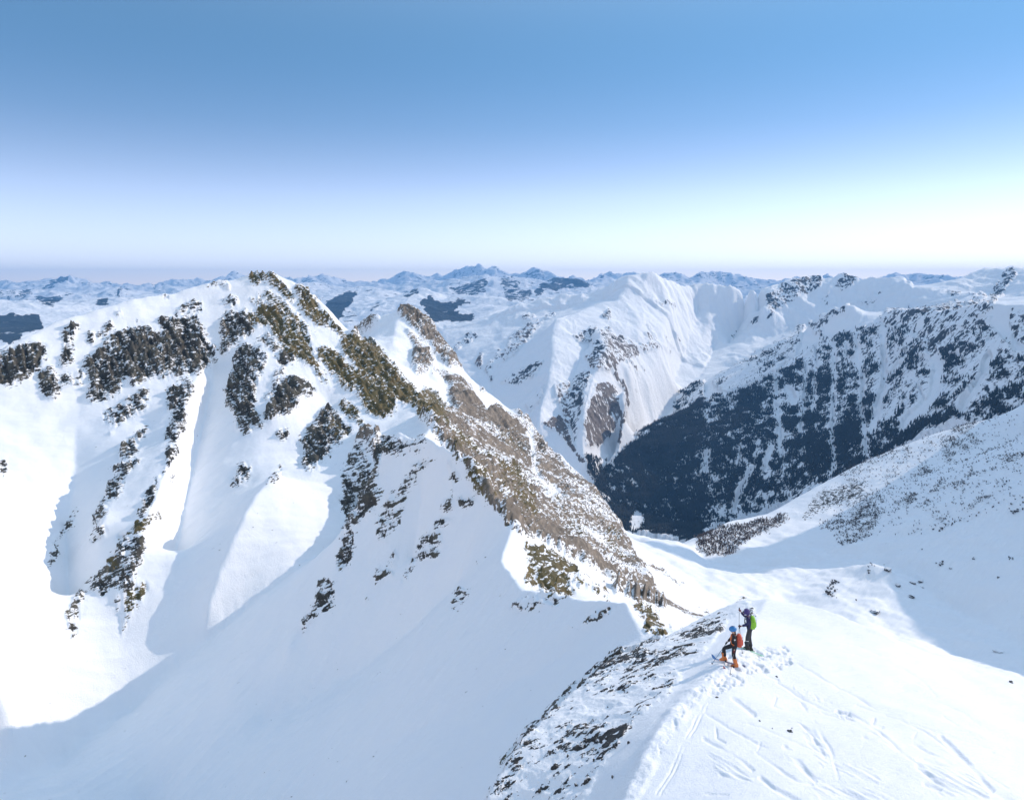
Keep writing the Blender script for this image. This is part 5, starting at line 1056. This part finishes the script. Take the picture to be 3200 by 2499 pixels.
# ------------------------------------------------------------------ woods and scrub
def tree_block(name, pos, hgt, wid, kind, mat, seed):
    g = np.random.default_rng(seed); n = len(pos)
    if kind == 'conifer':
        tiers = [(0.05, 1.0, .62), (.35, .72, 1.0)]; seg = 5; V = []; Fc = []; b = 0
        ang = g.uniform(0, 6.28, n)
        for z0, w, z1 in tiers:
            ring = [np.stack([pos[:, 0] + np.cos(ang + 6.283 * k / seg) * wid * w * g.uniform(.7, 1.2, n), pos[:, 1] + np.sin(ang + 6.283 * k / seg) * wid * w * g.uniform(.7, 1.2, n), pos[:, 2] + hgt * (z0 + g.uniform(-.05, .08, n))], -1) for k in range(seg)]
            top = np.stack([pos[:, 0] + g.normal(0, .03, n) * hgt, pos[:, 1], pos[:, 2] + hgt * z1], -1)
            V += ring + [top]
            for k in range(seg): Fc.append((b + k, b + (k + 1) % seg, b + seg))
            b += seg + 1
        nv = b
    else:
        V = []; Fc = []; b = 0
        for k in range(7):
            a = g.uniform(0, 6.28, n); lean = g.uniform(.1, 1.0, n); h = hgt * g.uniform(.55, 1.1, n)
            dx, dy = np.cos(a) * wid * lean, np.sin(a) * wid * lean
            wv = wid * .10
            V += [np.stack([pos[:, 0] + dx * .15 - dy / (lean * wid + 1e-6) * wv, pos[:, 1] + dy * .15 + dx / (lean * wid + 1e-6) * wv, pos[:, 2] - .1 * hgt], -1), np.stack([pos[:, 0] + dx * .6 + dy / (lean * wid + 1e-6) * wv * 1.8, pos[:, 1] + dy * .6 - dx / (lean * wid + 1e-6) * wv * 1.8, pos[:, 2] + h * .6], -1), np.stack([pos[:, 0] + dx, pos[:, 1] + dy, pos[:, 2] + h], -1)]
            Fc.append((b, b + 1, b + 2)); b += 3
        nv = b
    co_ = np.stack(V, 1).reshape(-1, 3).astype(F32)
    f = (np.array(Fc, np.int32)[None] + (np.arange(n, dtype=np.int32) * nv)[:, None, None]).reshape(-1, 3)
    me = bpy.data.meshes.new(name); me.vertices.add(len(co_)); me.vertices.foreach_set('co', co_.ravel())
    me.loops.add(f.size); me.loops.foreach_set('vertex_index', f.ravel()); me.polygons.add(len(f)); me.polygons.foreach_set('loop_start', np.arange(0, f.size, 3, dtype=np.int32)); me.update(calc_edges=True)
    o = bpy.data.objects.new(name, me); C.objects.link(o); me.materials.append(mat); return o
def wood_mat(name, a, b, scale):
    t = NT(name); n = t.noise(scale, 5, .7); t.color(t.ramp(n, [(.38, a), (.62, b)]), .9); return t.m
m_conifer = wood_mat('conifer_needles', (.008, .013, .016), (.024, .028, .03), .03)
m_twig = wood_mat('bare_twigs', (.05, .045, .045), (.12, .10, .09), .08); m_brown = wood_mat('brown_twigs', (.075, .055, .05), (.16, .12, .105), .05)
def scatter(S, prob, n, seed, rmax):
    g = np.random.default_rng(seed)
    area = np.gradient(S.s)[:, None] * np.gradient(S.th)[None, :] * S.R * S.R * np.ones_like(S.Z)
    vis = (S.R < rmax) & (np.abs(S.th)[None, :] < D(36))
    w = (prob * area * vis).ravel().astype(np.float64); w /= w.sum()
    idx = g.choice(len(w), n, p=w)
    P_ = np.stack([S.X.ravel()[idx], S.Y.ravel()[idx], S.Z.ravel()[idx]], -1)
    return P_ + np.stack([g.normal(0, 1, n), g.normal(0, 1, n), np.zeros(n)], -1) * (S.R.ravel().mean() * 0 + .002 * np.hypot(P_[:, 0], P_[:, 1]))[:, None], g
pos, g = scatter(M1, np.clip(M1.wood, 0, 1) ** 1.3 * (M1.pw > .3), 60000, 1, 2500)
tag(tree_block('mountain_forest', pos - np.array([0, 0, .6]), g.uniform(4, 10, len(pos)), g.uniform(1.0, 2.0, len(pos)), 'conifer', m_conifer, 2), 'dark forest covering the shaded valley mountain', 'forest', None, 'stuff')
pos, g = scatter(N1, N1.at['woodp'] ** 2, 5500, 3, 900)
tag(tree_block('brown_leafless_wood', pos, g.uniform(1.0, 2.4, len(pos)), g.uniform(.9, 1.8, len(pos)), 'twig', m_brown, 4), 'brown leafless wood on the lip below the right snow slope', 'wood', None, 'stuff')
pos, g = scatter(N1, np.clip(N1.at['scrubp'] - .1, 0, 1) ** 1.3 * sstep(-.15, .1, fbm(N1.X / 9, N1.Y / 9, 3, 95)), 6500, 5, 1000)
dist = np.linalg.norm(pos, axis=1); order = np.argsort(dist); near_ids, far_ids = order[:140], order[140:]
tag(tree_block('hillside_scrub', pos[far_ids], g.uniform(.6, 1.9, len(far_ids)), g.uniform(.7, 1.7, len(far_ids)), 'twig', m_twig, 6), 'bare scrub scattered over the shaded right snow slope', 'scrub', None, 'stuff')
sh = [tree_block('leafless_shrub', np.zeros((5, 3)) + np.random.default_rng(40 + i).normal(0, .35, (5, 3)) * np.array([1, 1, 0]), np.full(5, 1.5), np.full(5, 1.0), 'twig', m_twig, 50 + i) for i in range(3)]
for i, j in enumerate(near_ids):
    o = sh[i] if i < 3 else sh[i % 3].copy()
    if i >= 3: C.objects.link(o)
    o.location = pos[j]; o.scale = (float(g.uniform(.4, 1.0)),) * 3; o.rotation_euler = (0, 0, float(g.uniform(0, 6.28)))
    tag(o, 'low leafless shrub standing in the snow of the basin', 'shrub', 'shrubs in the snowy basin')
tick('woods')
